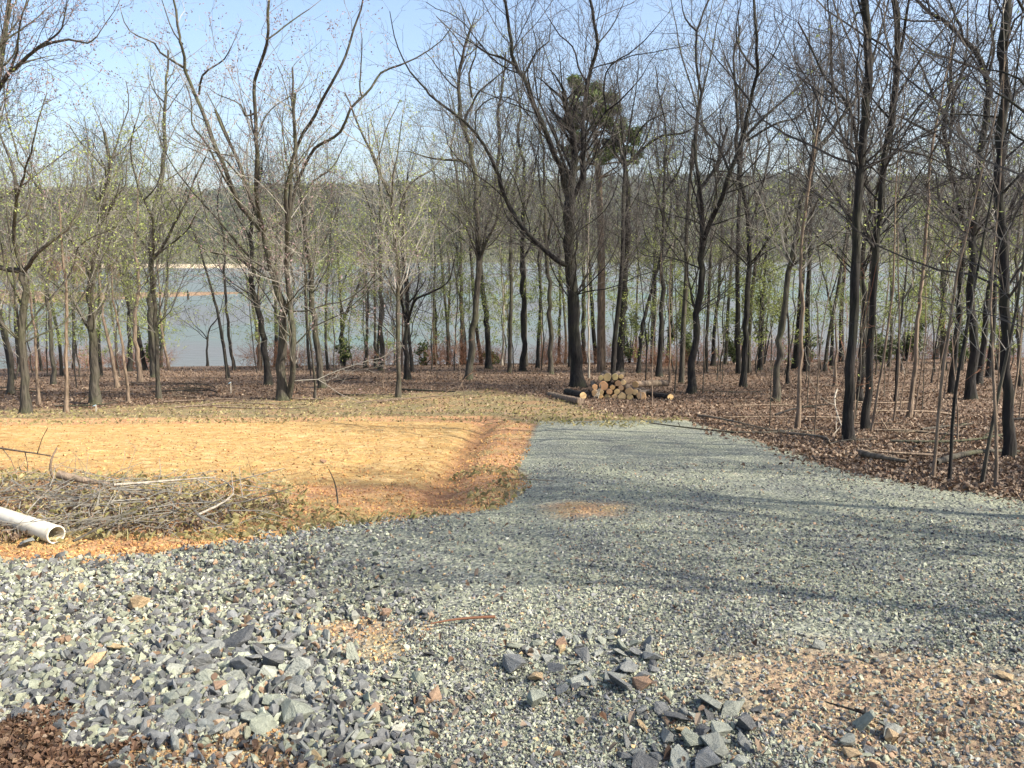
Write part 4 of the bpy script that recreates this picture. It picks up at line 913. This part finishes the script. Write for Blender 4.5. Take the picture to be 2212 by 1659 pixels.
# ------------------------------------------------------------------ white plastic pipe
def make_pipe():
    a = ghit(112, 1172) ; b_ = ghit(-60, 1118); r = .062
    A = at(122, 1158, a.y); A.z = max(A.z, float(height(A.x, A.y)) + r * .9); B = at(-60, 1095, a.y + .55); B.z = max(B.z, float(height(B.x, B.y)) + r)
    d = B - A; L = d.length + 1.2; e = A
    n = 32; V, F = [], []
    prof = [(r * .86, .012), (r * .86, 0), (r * .90, -.002), (r, 0), (r, .01), (r, L), (r * .86, L), (r * .86, .3), (r * .86, .012)]
    for rr, y in prof[:-1]:
        for k_ in range(n): V.append((math.cos(k_ * 2 * math.pi / n) * rr, y, math.sin(k_ * 2 * math.pi / n) * rr))
    m = len(prof) - 1
    for j in range(m):
        for k_ in range(n): F.append((j * n + k_, j * n + (k_ + 1) % n, ((j + 1) % m) * n + (k_ + 1) % n, ((j + 1) % m) * n + k_))
    b = NB('pipe_plastic', .35); v = b.coord('Object'); M = b.done(b.ramp(b.noise(v, 5, 5, .7), [(.3, (.36, .28, .17)), (.45, (.66, .60, .47)), (.8, (.74, .70, .60))]))
    o = meshobj('plastic_pipe', np_mesh('plastic_pipe', V, F, True), None, [M]); o.location = A; o.rotation_mode = 'QUATERNION'; o.rotation_quaternion = d.to_track_quat('Y', 'Z')
    tag(o, 'white plastic drain pipe lying in the brush at the left edge', 'pipe')
    return A, d
make_pipe()

# ------------------------------------------------------------------ rocks
random.seed(21); np.random.seed(21)
def rock_mesh(i, flat=1.0):
    r = random.Random(900 + i); bm = bmesh.new()
    ax, ay, az = r.uniform(.8, 1.2), r.uniform(.6, .95), r.uniform(.35, .7) * flat
    for _ in range(11):
        while True:
            p = Vector((r.uniform(-1, 1), r.uniform(-1, 1), r.uniform(-1, 1)))
            if .75 < p.length < 1.15: break
        bm.verts.new((p.x * ax * .5, p.y * ay * .5, p.z * az * .5))
    res = bmesh.ops.convex_hull(bm, input=bm.verts); bmesh.ops.delete(bm, geom=[g_ for g_ in res['geom_interior'] if isinstance(g_, bmesh.types.BMVert)], context='VERTS')
    bmesh.ops.bevel(bm, geom=bm.edges[:], offset=.012, segments=1, affect='EDGES', clamp_overlap=True)
    me = bpy.data.meshes.new('rock'); bm.to_mesh(me); bm.free(); return me
RM = {}
for m in (M_rock, M_rock_tan, M_rock_brown):
    RM[m.name] = []
    for i in range(14):
        me = rock_mesh(i, .8 if i % 3 else .5); me.materials.append(m); RM[m.name].append(me)
ROCKS = []
def rock(px, py, wpx, mat=M_rock, label=None, group='broken stones', k_=None, sink=.25, tilt=.35, hs=1.0, loc=None):
    g = loc or ghit(px, py); s = wpx / FPX * math.hypot(g.y, EYE - g.z) * 1.25 if loc is None else wpx * 1.25
    me = random.choice(RM[mat.name]) if k_ is None else RM[mat.name][k_]
    o = bpy.data.objects.new('rock', me); COL.objects.link(o); o.scale = (s, s * U(.8, 1.15), s * hs * U(.8, 1.2)); o.rotation_euler = (G(0, tilt), G(0, tilt), U(0, 6.28))
    o.location = (g.x, g.y, g.z + s * .26 * hs - s * sink * .5); ROCKS.append((g.x, g.y, s)); tag(o, label, 'rock', group); return o
SPEC = [(205, 1437, 46, M_rock_tan, 'flat tan rock standing out among the grey stones at lower left'), (300, 1218 + 95, 48, M_rock_tan, 'pale cream rounded rock among dark leaves at middle left'), (835, 1240 + 93, 34, M_rock_brown, 'small brown rock by the orange soil patch'),
 (1212, 1410, 34, M_rock_tan, 'tan rock at the back of the central stone heap'), (1155, 1470, 36, M_rock_tan, 'tan block in front of the central stone heap'), (1110, 1447, 52, M_rock, 'large flat pale green slab at the left of the central heap'),
 (1260, 1425, 44, M_rock, 'upright block with a dark face in the central heap'), (1345, 1402, 42, M_rock, 'tall pointed grey rock in the central heap'), (1400, 1398, 36, M_rock, 'rock at the upper right corner of the central heap'),
 (1360, 1452, 46, M_rock, 'rounded light grey rock at the right of the central heap'), (1335, 1488, 56, M_rock, 'big angular slab lying low right in the central heap'), (1158, 1530, 54, M_rock, 'lone grey rock with a black hollow, below the central heap'),
 (765, 1428, 46, M_rock, 'dark rock at the left of the shaded fine gravel strip'), (600, 1530, 60, M_rock, 'pale pointed boulder at the right end of the lower left stones'), (520, 1450, 66, M_rock, 'long dark layered slab in the lower left stones'),
 (590, 1440, 60, M_rock, 'second long layered slab right of the dark one'), (440, 1440, 46, M_rock, 'dark blocky stone left of the layered slabs'), (645, 1458, 60, M_rock, 'long pale green slab pointing up right in the lower left stones'),
 (380, 1455, 44, M_rock, 'pale greenish stone left of the layered slabs'), (370, 1500 + 22, 40, M_rock, 'squarish grey stone under the layered slabs'), (390, 1580, 40, M_rock, 'squat grey stone on the brown leaf mulch'), (540, 1560, 56, M_rock, 'broad flat grey stone above the orange soil strip'),
 (395, 1612, 30, M_rock_tan, 'pale yellow stone lying on the orange soil at the bottom'), (2170, 1467, 32, M_rock_tan, 'pale yellow stone at the right edge'), (1530, 1530, 50, M_rock, 'long grey rock lying on the brown soil'), (1605, 1580, 50, M_rock, 'grey rock with a slanted pale face at bottom right'),
 (1860, 1570, 50, M_rock, 'leaning slab in the right foreground soil'), (1830, 1610, 48, M_rock, 'brownish slab beside the leaning slab'), (1925, 1590, 50, M_rock, 'block at the right end of the foreground rocks'), (1490, 1610, 58, M_rock, 'large flat slab in the bottom row of rocks'),
 (1540, 1625, 58, M_rock, 'long angular slab right of the large flat slab'), (1440, 1600, 44, M_rock, 'slate piece left of the large flat slab'), (1475, 1585, 34, M_rock_tan, 'small pale tan stone among the bottom slabs'), (1840, 1635, 32, M_rock_tan, 'tan stone at the bottom among right foreground rocks'),
 (930, 1153, 16, M_rock_tan, 'small orange stone alone in the gravel below the red bank'), (1100, 1245, 24, M_rock, 'dark stone in the shaded middle of the drive'), (1275, 1262, 16, M_rock, 'small dark stone right of the dark shaded one'), (60, 1180, 40, M_rock, 'leaning grey stone below the open end of the pipe'),
 (1770, 1400, 26, M_rock, 'grey stone at the lower edge of the tree shade'), (975, 1230, 14, M_rock, 'pale stone alone in the mid drive'), (700, 1000, 15, M_rock_brown, 'brown clod lying at the lower edge of the orange soil'), (420, 970, 14, M_rock_brown, 'square brown clod in the middle of the orange soil'), (1690, 940, 30, M_rock_tan, 'pale stump-like stone at the drive edge in the leaves'), (1925, 1600, 40, M_rock_tan, 'tan slab tucked under the block in the right foreground')]
for i, (px, py, w_, m, lab) in enumerate(SPEC):
    o = rock(px, py, w_, m, lab, k_=(i * 5) % 14, hs=1.15, sink=.15)
def scatter_rocks(n, box, wmin, wmax, label, group, ps=(.93, .03, .04), cond=None):
    c = 0; tries = 0
    while c < n and tries < n * 30:
        tries += 1; px, py = U(box[0], box[2]), U(box[1], box[3])
        if cond and not cond(px, py): continue
        g = ghit(px, py); s = (wmin + (wmax - wmin) * random.random() ** 2)
        if any(math.hypot(g.x - a, g.y - b_) < (s + c_) * .33 for a, b_, c_ in ROCKS): continue
        m = random.choices([M_rock, M_rock_tan, M_rock_brown], ps)[0]; rock(px, py, s, m, None, group, loc=g); c += 1
        ROCKS and None
        o = COL.objects[-1]; o['label'] = label
    return c
ell = lambda cx, cy, rx, ry: (lambda px, py: ((px - cx) / rx) ** 2 + ((py - cy) / ry) ** 2 < 1)
cnt = 0
cnt += scatter_rocks(135, (330, 1390, 700, 1600), 0.07, .165, 'grey angular stone in the dense heap at lower left', 'stones of the lower left heap', cond=ell(510, 1490, 190, 105))
cnt += scatter_rocks(42, (1080, 1370, 1420, 1510), .05, .10, 'grey angular stone in the central foreground heap', 'stones of the central heap', cond=ell(1260, 1435, 175, 75))
cnt += scatter_rocks(45, (1330, 1530, 1640, 1780), .05, .11, 'grey angular stone in the rocky strip along the bottom edge', 'stones of the bottom strip', ps=(.85, .08, .07))
cnt += scatter_rocks(16, (1780, 1560, 2010, 1690), .03, .07, 'small stone half buried in the brown soil at bottom right', 'stones in the brown soil', ps=(.7, .15, .15))
cnt += scatter_rocks(22, (20, 1330, 360, 1560), .05, .09, 'grey flat stone left of the dense lower left heap', 'stones left of the heap')
def short(l):
    for cut in (' standing', ' among', ' by ', ' at ', ' in ', ' of ', ' with', ' beside', ' right', ' left', ' under', ' on ', ' above', ' lying', ' below', ' alone', ' pointing', ' low '): l = l.split(cut)[0]
    return l
SP_ = [(o, o.location.x, o.location.y) for o in COL.objects if o.name.startswith('rock') and o['group'] == 'broken stones']
cntd = {}
names = {}
for o, _, _ in SP_: names.setdefault(short(o['label']), []).append(o)
SPU = [(o, x, y) for o, x, y in SP_ if len(names[short(o['label'])]) == 1]
for o in sorted([o for o in COL.objects if o.name.startswith('rock') and o['group'] != 'broken stones'], key=lambda q: min(math.hypot(q.location.x - x, q.location.y - y) for _, x, y in SPU)):
    so, x, y = min(SPU, key=lambda q: math.hypot(o.location.x - q[1], o.location.y - q[2])); dx, dy = o.location.x - x, o.location.y - y
    d_ = ('right of' if dx > 0 else 'left of') if abs(dx) > abs(dy) else ('beyond' if dy > 0 else 'in front of')
    k = (so.name, d_); i = cntd.get(k, 0); cntd[k] = i + 1
    kind_ = {'rock_slate': 'grey', 'rock_tan': 'tan', 'rock_brown': 'brown'}[o.data.materials[0].name]
    o['label'] = f"{kind_} stone, {ORD[min(i, 14)]} nearest {d_} the {short(so['label'])}"
print('rocks', len(ROCKS)); 0 and print([short(o['label']) for o, _, _ in SPU])

# ------------------------------------------------------------------ gravel, clods, leaves as loose stuff
def hull_proto(seed, n=9, flat=.6):
    r = random.Random(seed); bm = bmesh.new()
    for _ in range(n):
        p = Vector((r.gauss(0, 1), r.gauss(0, 1), r.gauss(0, 1))).normalized(); bm.verts.new((p.x * .5, p.y * .4, p.z * .5 * flat))
    bmesh.ops.convex_hull(bm, input=bm.verts); bmesh.ops.triangulate(bm, faces=bm.faces); bm.verts.index_update()
    V = np.array([v.co for v in bm.verts]); F = np.array([[v.index for v in f.verts] for f in bm.faces]); bm.free(); return V, F
HP = [hull_proto(i, 8 + i % 3, .45 + .05 * (i % 6)) for i in range(12)]
np.random.seed(4)
TAB_P = np.linspace(700, 1900, 300); TAB_Y = np.array([hit(CX, p, base_h)[1] for p in TAB_P])
def bulk(n, pxr, pyr, jitter=None):
    """random ground points spread over a ground area, with density rising toward the camera as the picture needs"""
    px = np.random.uniform(pxr[0], pxr[1], n); py = np.random.uniform(pyr[0], pyr[1], n)
    tab_p = np.linspace(700, 1900, 300); tab_y = TAB_Y
    y = np.interp(py, tab_p, tab_y); x = (px - CX) / FPX * (y * cp + 1.9 * sp); return x, y
def lumps(name, x, y, size, pal, wts, label, cat, sinkf=.2, mat=M_stone):
    z = height(x, y); n = len(x); S = size[:, None] * np.random.uniform(.75, 1.3, (n, 3))
    cols = np.array(pal)[np.random.choice(len(pal), n, p=np.array(wts) / sum(wts))] * np.random.uniform(.8, 1.2, (n, 1))
    V, F, C = stamp(HP, np.stack([x, y, z + size * sinkf], 1), S, rand_rot(n), cols)
    me = np_mesh(name, V, F); set_color(me, C); return tag(meshobj(name, me, None, [mat]), label, cat, kind='stuff')
GP = [(.085, .085, .085), (.19, .193, .19), (.285, .30, .22), (.36, .375, .275), (.43, .43, .36), (.34, .23, .15), (.5, .37, .2)]
GW = [.20, .28, .27, .14, .05, .045, .015]
x, y = bulk(150000, (-100, 2310), (1000, 1800))
# extra dense near field by real area
ok = (sdist(Z_GRAV, x, y) + vn1(x * 3, y * 3) * .3 > 0) & (sdist(Z_MULCH, x, y) < .03); x, y = x[ok], y[ok]
PM = lambda x, y: np.max([sdist(P, x, y) for P in Z_PATCH], axis=0) + vn1(x * 6, y * 6) * .25
ln = vn2(x * 1.3 + 40, y * .45) + vn1(x * 4, y * 4) * .25; kk = (ln < .10) | (y < 3.2) | (np.random.rand(len(x)) < .35); x, y = x[kk], y[kk]
pt = PM(x, y) > -.02; kk = ~pt | (np.random.rand(len(x)) < .15); x, y = x[kk], y[kk]
soil = sdist(Z_SOIL, x, y) > 0; keep = ~soil | (np.random.rand(len(x)) < .13); x, y = x[keep], y[keep]
coarse = np.clip(-(x + .1) / 1.0, 0, 1) * np.clip(1.6 - (y - 3.0) / 3.5, 0, 1)
dense_fine = np.clip(np.random.rand(len(x)), 0, 1)
size = (.007 + .013 * np.random.rand(len(x)) ** 2) * (1 + 1.2 * coarse * np.random.rand(len(x)) ** 1.5) * np.clip(.75 + y / 9, .8, 2.2)
lumps('gravel', x, y, size, GP, GW, 'loose crushed grey green gravel of the drive', 'gravel')
# coarser stones on the left half of the foreground
x, y = bulk(15000, (-100, 1000), (1180, 1780)); ok = (np.random.rand(len(x)) < np.clip((-.15 - x - (y - 3) * .12 + vn1(x * 2, y * 2) * .8) / 1.0, .03, 1)) & (sdist(Z_GRAV, x, y) > -.05) & (sdist(Z_MULCH, x, y) < 0); x, y = x[ok], y[ok]
HPx, HPy = hit(515, 1490); inh = ((x - HPx) / .42) ** 2 + ((y - HPy) / .32) ** 2 < 1; ok = (~inh | (np.random.rand(len(x)) < .4)) & ((PM(x, y) < 0) | (np.random.rand(len(x)) < .2)); x, y = x[ok], y[ok]
lumps('coarse_gravel', x, y, .018 + .05 * np.random.rand(len(x)) ** 2.6, [tuple(c * .68 for c in g_) for g_ in GP], GW, 'coarse broken stone spread over the left foreground', 'gravel', .15)
x, y = bulk(5200, (-60, 800), (1290, 1640)); e_ = ((x - HPx) / .9) ** 2 + ((y - HPy) / .7) ** 2 + vn1(x * 3, y * 3) * .8; ok = (e_ < 1.1) & (np.random.rand(len(x)) < .38) & (sdist(Z_MULCH, x, y) < 0) & (PM(x, y) < 0); x, y = x[ok], y[ok]
HP0 = HP; HP = [hull_proto(40 + i, 15, .32 + .03 * (i % 5)) for i in range(12)]
lumps('slate_pieces', x, y, .024 + .055 * np.random.rand(len(x)) ** 2.2, [(.09, .095, .095), (.15, .155, .155), (.21, .22, .20), (.28, .30, .23), (.27, .20, .14)], [.28, .3, .2, .18, .04], 'dark slate pieces packed round the lower left heap', 'gravel', .18)
HP = HP0
x, y = bulk(5000, (1000, 2200), (1120, 1660)); ok = (sdist(Z_GRAV, x, y) > 0); x, y = x[ok], y[ok]
lumps('scattered_stones', x, y, .014 + .022 * np.random.rand(len(x)) ** 3, GP, GW, 'larger loose stones scattered over the drive', 'gravel', .15)
# soil clods
x, y = bulk(60000, (-60, 1180), (905, 1200)); s1 = sdist(Z_RED, x, y); s2 = sdist(Z_PAD, x, y)
ok = (s1 > 0) & ((s2 < .15) | (np.random.rand(len(x)) < .5)); x, y, s2 = x[ok], y[ok], s2[ok]
lumps('soil_clods', x, y, (.008 + .030 * np.random.rand(len(x)) ** 4) * np.where(s2 > 0, .8, .9) * np.clip(y / 6, 1, 1.6), [(.46, .27, .10), (.36, .18, .075), (.28, .15, .07), (.42, .29, .13), (.26, .20, .09)], [.35, .25, .15, .15, .1], 'crumbs and clods of orange soil', 'soil', .1)
x, y = bulk(16000, (40, 760), (1130, 1230)); ok = np.abs(sdist(Z_GRAV, x, y) + .05 + vn1(x * 2.5, y * 2.5) * .4) < .17; x, y = x[ok], y[ok]
lumps('soil_berm', x, y, .006 + .04 * np.random.rand(len(x)) ** 5, [(.52, .30, .11), (.40, .20, .08), (.5, .34, .17), (.3, .17, .09)], [1, 1, 1, .6], 'crumbling ridge of orange soil between brush and gravel', 'soil', .1)
x, y = bulk(12000, (1440, 2300), (1390, 1780)); ok = sdist(Z_SOIL, x, y) + vn1(x * 4, y * 4) * .4 > 0; x, y = x[ok], y[ok]
lumps('brown_soil_crumbs', x, y, .004 + .018 * np.random.rand(len(x)) ** 4, [(.42, .30, .21), (.55, .42, .22), (.34, .33, .27), (.32, .19, .12)], [.4, .25, .2, .15], 'crumbly brown soil mixed with small stones', 'soil', .1)
x, y = bulk(60000, (150, 1400), (1070, 1780)); ok = PM(x, y) > -.05; x, y = x[ok], y[ok]
lumps('patch_crumbs', x, y, .004 + .02 * np.random.rand(len(x)) ** 4, [(.46, .29, .13), (.38, .22, .10), (.50, .38, .2), (.27, .26, .22), (.28, .16, .09)], [.4, .25, .15, .12, .1], 'crumbs of orange soil showing through the gravel', 'soil', .1)
def flakes(name, x, y, size, mat, label, cat, lift=.01, curl=.5, ar=.6):
    n = len(x); z = height(x, y) + lift + np.random.rand(n) * lift; a = np.random.rand(n) * 6.283; t = np.random.randn(n, 2) * curl
    u = np.stack([np.cos(a), np.sin(a), t[:, 0]], 1); v = np.stack([-np.sin(a), np.cos(a), t[:, 1]], 1) * ar; c = np.stack([x, y, z], 1); s = size[:, None] * .5
    up = np.array([[0, 0, 1.]]) * s * np.random.rand(n, 1) * .8
    w1, w2 = np.random.uniform(.5, 1.1, (n, 1)), np.random.uniform(.6, 1.2, (n, 1)); bend = np.array([[0, 0, 1.]]) * s * np.random.uniform(-.5, .5, (n, 1))
    V = np.stack([c - u * s + bend, c - u * s * .3 + v * s * w1 + up, c + u * s * .45 + v * s * w2 + up, c + u * s + bend, c + u * s * .5 - v * s * w1 + up, c - u * s * .35 - v * s * w2 + up], 1).reshape(-1, 3)
    ix = np.arange(6 * n).reshape(n, 6); F = np.concatenate([ix[:, [0, 1, 2, 3]], ix[:, [0, 3, 4, 5]]])
    return tag(meshobj(name, np_mesh(name, V, F), None, [mat]), label, cat, kind='stuff')
x, y = bulk(170000, (-40, 2280), (772, 1090)); ok = (sdist(Z_GRAV, x, y) < 0) & (sdist(Z_RED, x, y) < -.1); st = sdist(Z_STRAW, x, y) > -.1; ok &= ~st | (np.random.rand(len(x)) < .12); x, y = x[ok], y[ok]
flakes('leaf_litter', x, y, np.random.uniform(.028, .065, len(x)) * np.clip(.8 + y / 60, .8, 1.5), M_dryleaf, 'brown dead leaves carpeting the woodland floor', 'leaves', .012, .6)
x, y = bulk(26000, (-100, 780), (1500, 1850)); ok = (sdist(Z_MULCH, x, y) + vn1(x * 5, y * 5) * .3 > -.03) | ((sdist(Z_PATCH[2], x, y) > -.05) & (np.random.rand(len(x)) < .035)); x, y = x[ok], y[ok]
flakes('leaf_mulch', x, y, np.random.uniform(.010, .032, len(x)), M_mulch, 'dark matted leaves in the lower left corner', 'leaves', .008, .6)
x, y = bulk(1500, (-60, 2270), (1120, 1690)); ok = sdist(Z_GRAV, x, y) > 0; x, y = x[ok][:330], y[ok][:330]
x2, y2 = bulk(16000, (1500, 2280), (880, 1120)); g2 = sdist(Z_GRAV, x2, y2); ok = (g2 > -.1) & (np.random.rand(len(x2)) < np.exp(-g2 / .22)); x2, y2 = x2[ok], y2[ok]; x, y = np.concatenate([x, x2]), np.concatenate([y, y2])
flakes('stray_leaves', x, y, np.random.uniform(.018, .04, len(x)) * np.clip(y / 6, 1, 2), M_dryleaf, 'dead leaves blown across the gravel', 'leaves', .014, .5)
x, y = bulk(13000, (-40, 1500), (838, 935)); ok = sdist(Z_STRAW, x, y) > -.2; x, y = x[ok], y[ok]
flakes('straw_grass', x, y, np.random.uniform(.03, .09, len(x)), M_straw, 'yellowish straw and thin grass between soil and woods', 'grass', .015, .5, .18)
x, y = bulk(6000, (-60, 1160), (1000, 1160)); ok = (sdist(Z_RED, x, y) > 0) & (sdist(Z_PAD, x, y) < 0) & (vn1(x * 1.3, y * 1.3) > -.12); x, y = x[ok], y[ok]
flakes('bank_straw', x, y, np.random.uniform(.03, .08, len(x)), M_straw, 'straw and weeds mixed into the red soil bank', 'grass', .012, .6, .09)
# fallen sticks in the woods: one can lift each away
random.seed(77); FS = []
def stick(a, b_, r, mat, label, group=None, name='fallen_branch', bend=.1, lift=.02, twigs=True, seed=0):
    random.seed(seed + int(a.x * 97)); tb = TB(.004); n = 7; L = (b_ - a).length; pts = []
    off_ = Vector((G(0, 1), G(0, 1), 0)) * bend * L
    for i in range(n):
        t = i / (n - 1); p = a.lerp(b_, t) + off_ * math.sin(t * math.pi) + Vector((0, 0, lift + r)); pts.append(tuple(p - a))
    rr = [r * (1 - .6 * i / (n - 1)) for i in range(n)]; tb.tube(pts, rr)
    if twigs:
        for i in range(2, n - 1):
            d = nrm(tuple(pts[i + 1][k_] - pts[i][k_] for k_ in range(3))); q = len(tb.segs); tb.child(pts[i], d, U(0, 6.28), U(.4, .9), r * .4, L * U(.15, .35), 0, 1, .0, .15, 0)
        tb.tubes += [([a_, c_], [r0, r1]) for a_, c_, r0, r1 in tb.segs]
    o = meshobj(name, tb.mesh_tubes(name), None, [mat]); o.location = a; return tag(o, label, 'branch', group)
FB = []
for i in range(46):
    if i < 26: px, py = U(0, 900), U(825, 885)
    else: px, py = U(1500, 2200), U(840, 1010)
    a = ghit(px, py)
    if float(sdist(Z_GRAV, a.x, a.y)) > -.3: continue
    an = U(-.5, .5) + (math.pi if U(0, 1) < .5 else 0); L = U(.8, 2.6); bx, by = a.x + math.cos(an) * L, a.y + math.sin(an) * L
    b_ = Vector((bx, by, float(height(bx, by)) + U(0, .15))); o = stick(a, b_, U(.012, .03), random.choice([M_bark_brown, M_bark_brown, M_bark_grey, M_bark_dark]), '', 'fallen branches in the leaf litter', seed=i); FB.append((px, o, 'fallen branch lying in the leaves')); random.seed(1000 + i)
relabel(FB, 'fallen branch')
for (a, b_, r, m, lab) in [((1510, 903), (1665, 935), .03, M_bark_brown, 'thin fallen limb edging the far right side of the drive'), ((1700, 942), (1790, 962), .028, M_bark_brown, 'rotting brown limb lying at the drive edge right of the pale stone'), ((860, 845), (985, 850), .04, M_bark_dark, 'dark dead limb lying in front of the slim tree'),
  ((1860, 990), (1960, 1010), .05, M_bark_brown, 'brown fallen limb below the tall black trunk'), ((2020, 1010), (2200, 985), .04, M_bark_grey, 'grey fallen limb lying left of the big trunk at the right edge'), ((1815, 905), (1830, 955), .02, M_bark_pale, 'pale bent branch leaning at the foot of the tall black trunk'),
  ((1070, 1345), (930, 1360), .008, M_twig_red, 'curved brown twig lying on the gravel right of the orange patch'), ((1090, 1040), (1200, 1045), .006, M_bark_brown, 'thin twig lying along the left edge of the far drive'), ((730, 1095), (710, 1020), .008, M_bark_grey, 'thin broken stick standing in the red soil bank'),
  ((480, 1020), (445, 1075), .008, M_bark_dark, 'short dark stick poking up from the brush'), ((1880, 1450 + 110), (1780, 1430 + 100), .006, M_bark_dark, 'thin twig on the brown soil at bottom right'), ((100, 1530), (170, 1420), .007, M_bark_dark, 'dark twig lying over stones at the lower left')]:
    A = ghit(*a); B = ghit(*b_)
    if 'standing' in lab or 'poking' in lab: B = at(b_[0], b_[1], A.y)
    if 'leaning at' in lab: A = A + Vector((-.1, 0, .55))
    stick(A, B, r, m, lab, twigs=r < .03)
# brush heap on the left
random.seed(8); tb = TB(.003)
for _ in range(800):
    px, py = random.triangular(-120, 620, 150), U(1045, 1158); g = ghit(px, py); h_ = .10
    d = nrm((G(0, 1), G(0, .8), G(0, .25))); tb.tmin = .002; tb.grow((g.x, g.y, g.z + U(0, h_)), d, U(.002, .006), U(.1, .38), 1, .35, -.09, .25)
for _ in range(30):
    px, py = U(-20, 540), U(1050, 1155); g = ghit(px, py); d = nrm((1 if U(0, 1) < .5 else -1, G(0, .4), G(0, .15))); tb.grow((g.x, g.y, g.z + U(.05, .12)), d, U(.004, .010), U(.3, .8), 1, .3, -.04, .12)
o = meshobj('brush_heap', tb.mesh_twigs('brush_heap'), None, [M_twig_grey]); tag(o, 'tangled heap of cut twigs and roots left of the drive', 'brush', kind='stuff')
x, y = bulk(9000, (-60, 640), (1040, 1168)); BX, BY = hit(180, 1105); ok = ((x - BX) / 1.55) ** 2 + ((y - BY) / .75) ** 2 + vn1(x * 3, y * 3) * 1.1 < 1; x, y = x[ok], y[ok]; zadd = .16 * np.random.rand(len(x)); fl = flakes('brush_leaves', x, y, np.random.uniform(.012, .032, len(x)), M_dryleaf, 'dead leaves caught in the brush heap', 'leaves', .025, .8)
x, y = bulk(2500, (-60, 620), (1020, 1140)); flakes('brush_green', x, y, np.random.uniform(.02, .06, len(x)), M_straw, 'yellow green weeds lying in the brush heap', 'grass', .035, .35, .1)
# split piece and dead sapling over the brush
A = ghit(130, 1060); B = ghit(240, 1072); stick(A + Vector((0, 0, .08)), B + Vector((0, 0, .05)), .038, M_bark_brown, 'thick brown splintered root end lying on the brush heap', twigs=False)
A = ghit(118, 1045); top = at(124, 975, A.y); stick(A, top, .014, M_bark_brown, 'broken upright stem with a small crosspiece standing behind the brush', twigs=False); 
A = ghit(-30, 1040); A.z += .25; B = ghit(115, 1050); B.z += .15; stick(A, B, .012, M_bark_brown, 'arching bare branch over the brush at the left edge', bend=.0, lift=.1)
A = ghit(250, 1098); B = ghit(470, 1085); stick(A + Vector((0, 0, .15)), B + Vector((0, 0, .18)), .012, M_bark_pale, 'long pale stick lying level across the brush heap')
A = ghit(310, 1140); B = ghit(160, 1185); stick(B + Vector((0, 0, .02)), A + Vector((0, 0, .15)), .009, M_bark_grey, 'curved grey stick rising from the gravel right of the pipe end')
A = ghit(430, 1135); B = ghit(480, 1090); stick(A + Vector((0, 0, .05)), B + Vector((0, 0, .18)), .010, M_bark_pale, 'short pale stick at the right end of the brush heap')
# survey stakes in the woods
def stake(px, py, hpx, label):
    g = ghit(px, py); h_ = hpx / FPX * g.y; e = empty('survey_stake', g, label, 'stake', 'survey stakes'); bm = bmesh.new(); bmesh.ops.create_cube(bm, size=1)
    for v in bm.verts: v.co = Vector((v.co.x * .035, v.co.y * .012, (v.co.z + .5) * h_ * (1 if v.co.z > 0 else 1) - (.1 if v.co.z < 0 else 0)))
    me = bpy.data.meshes.new('shaft'); bm.to_mesh(me); bm.free(); meshobj('shaft', me, e, [M_bark_pale])
    tb = TB(); tb.tube([(0, 0, h_ * .98), (-.05, -.01, h_ * .9), (-.08, 0, h_ * .8)], [.012, .012, .006]); b = NB('ribbon_blue', .5); meshobj('ribbon', tb.mesh_tubes('ribbon'), e, [b.done((.35, .5, .6))])
    e.rotation_euler = (.03, .05, .3)
stake(499, 850, 26, 'thin white stake with a pale blue ribbon in front of the water gap')
stake(208, 890, 16, 'short pale stake at the foot of the raised-arms trunk')

print('twig segments', TRI[0], 'objects', len(bpy.data.objects))

# ------------------------------------------------------------------ haze between here and the far ridge
bm = bmesh.new(); bmesh.ops.create_cube(bm, size=1)
for v in bm.verts: v.co = Vector((v.co.x * 5600, -80 if v.co.y < 0 else 2400, -34 if v.co.z < 0 else 160))
me = bpy.data.meshes.new('haze'); bm.to_mesh(me); bm.free()
m = bpy.data.materials.new('haze'); m.use_nodes = True; m.node_tree.nodes.clear()
pv = m.node_tree.nodes.new('ShaderNodeVolumePrincipled'); pv.inputs['Color'].default_value = (.90, .92, 1, 1); pv.inputs['Density'].default_value = .00012; pv.inputs['Anisotropy'].default_value = .2
mo = m.node_tree.nodes.new('ShaderNodeOutputMaterial'); m.node_tree.links.new(pv.outputs[0], mo.inputs['Volume'])
tag(meshobj('haze', me, None, [m]), 'thin pale haze over the lake', kind='stuff')
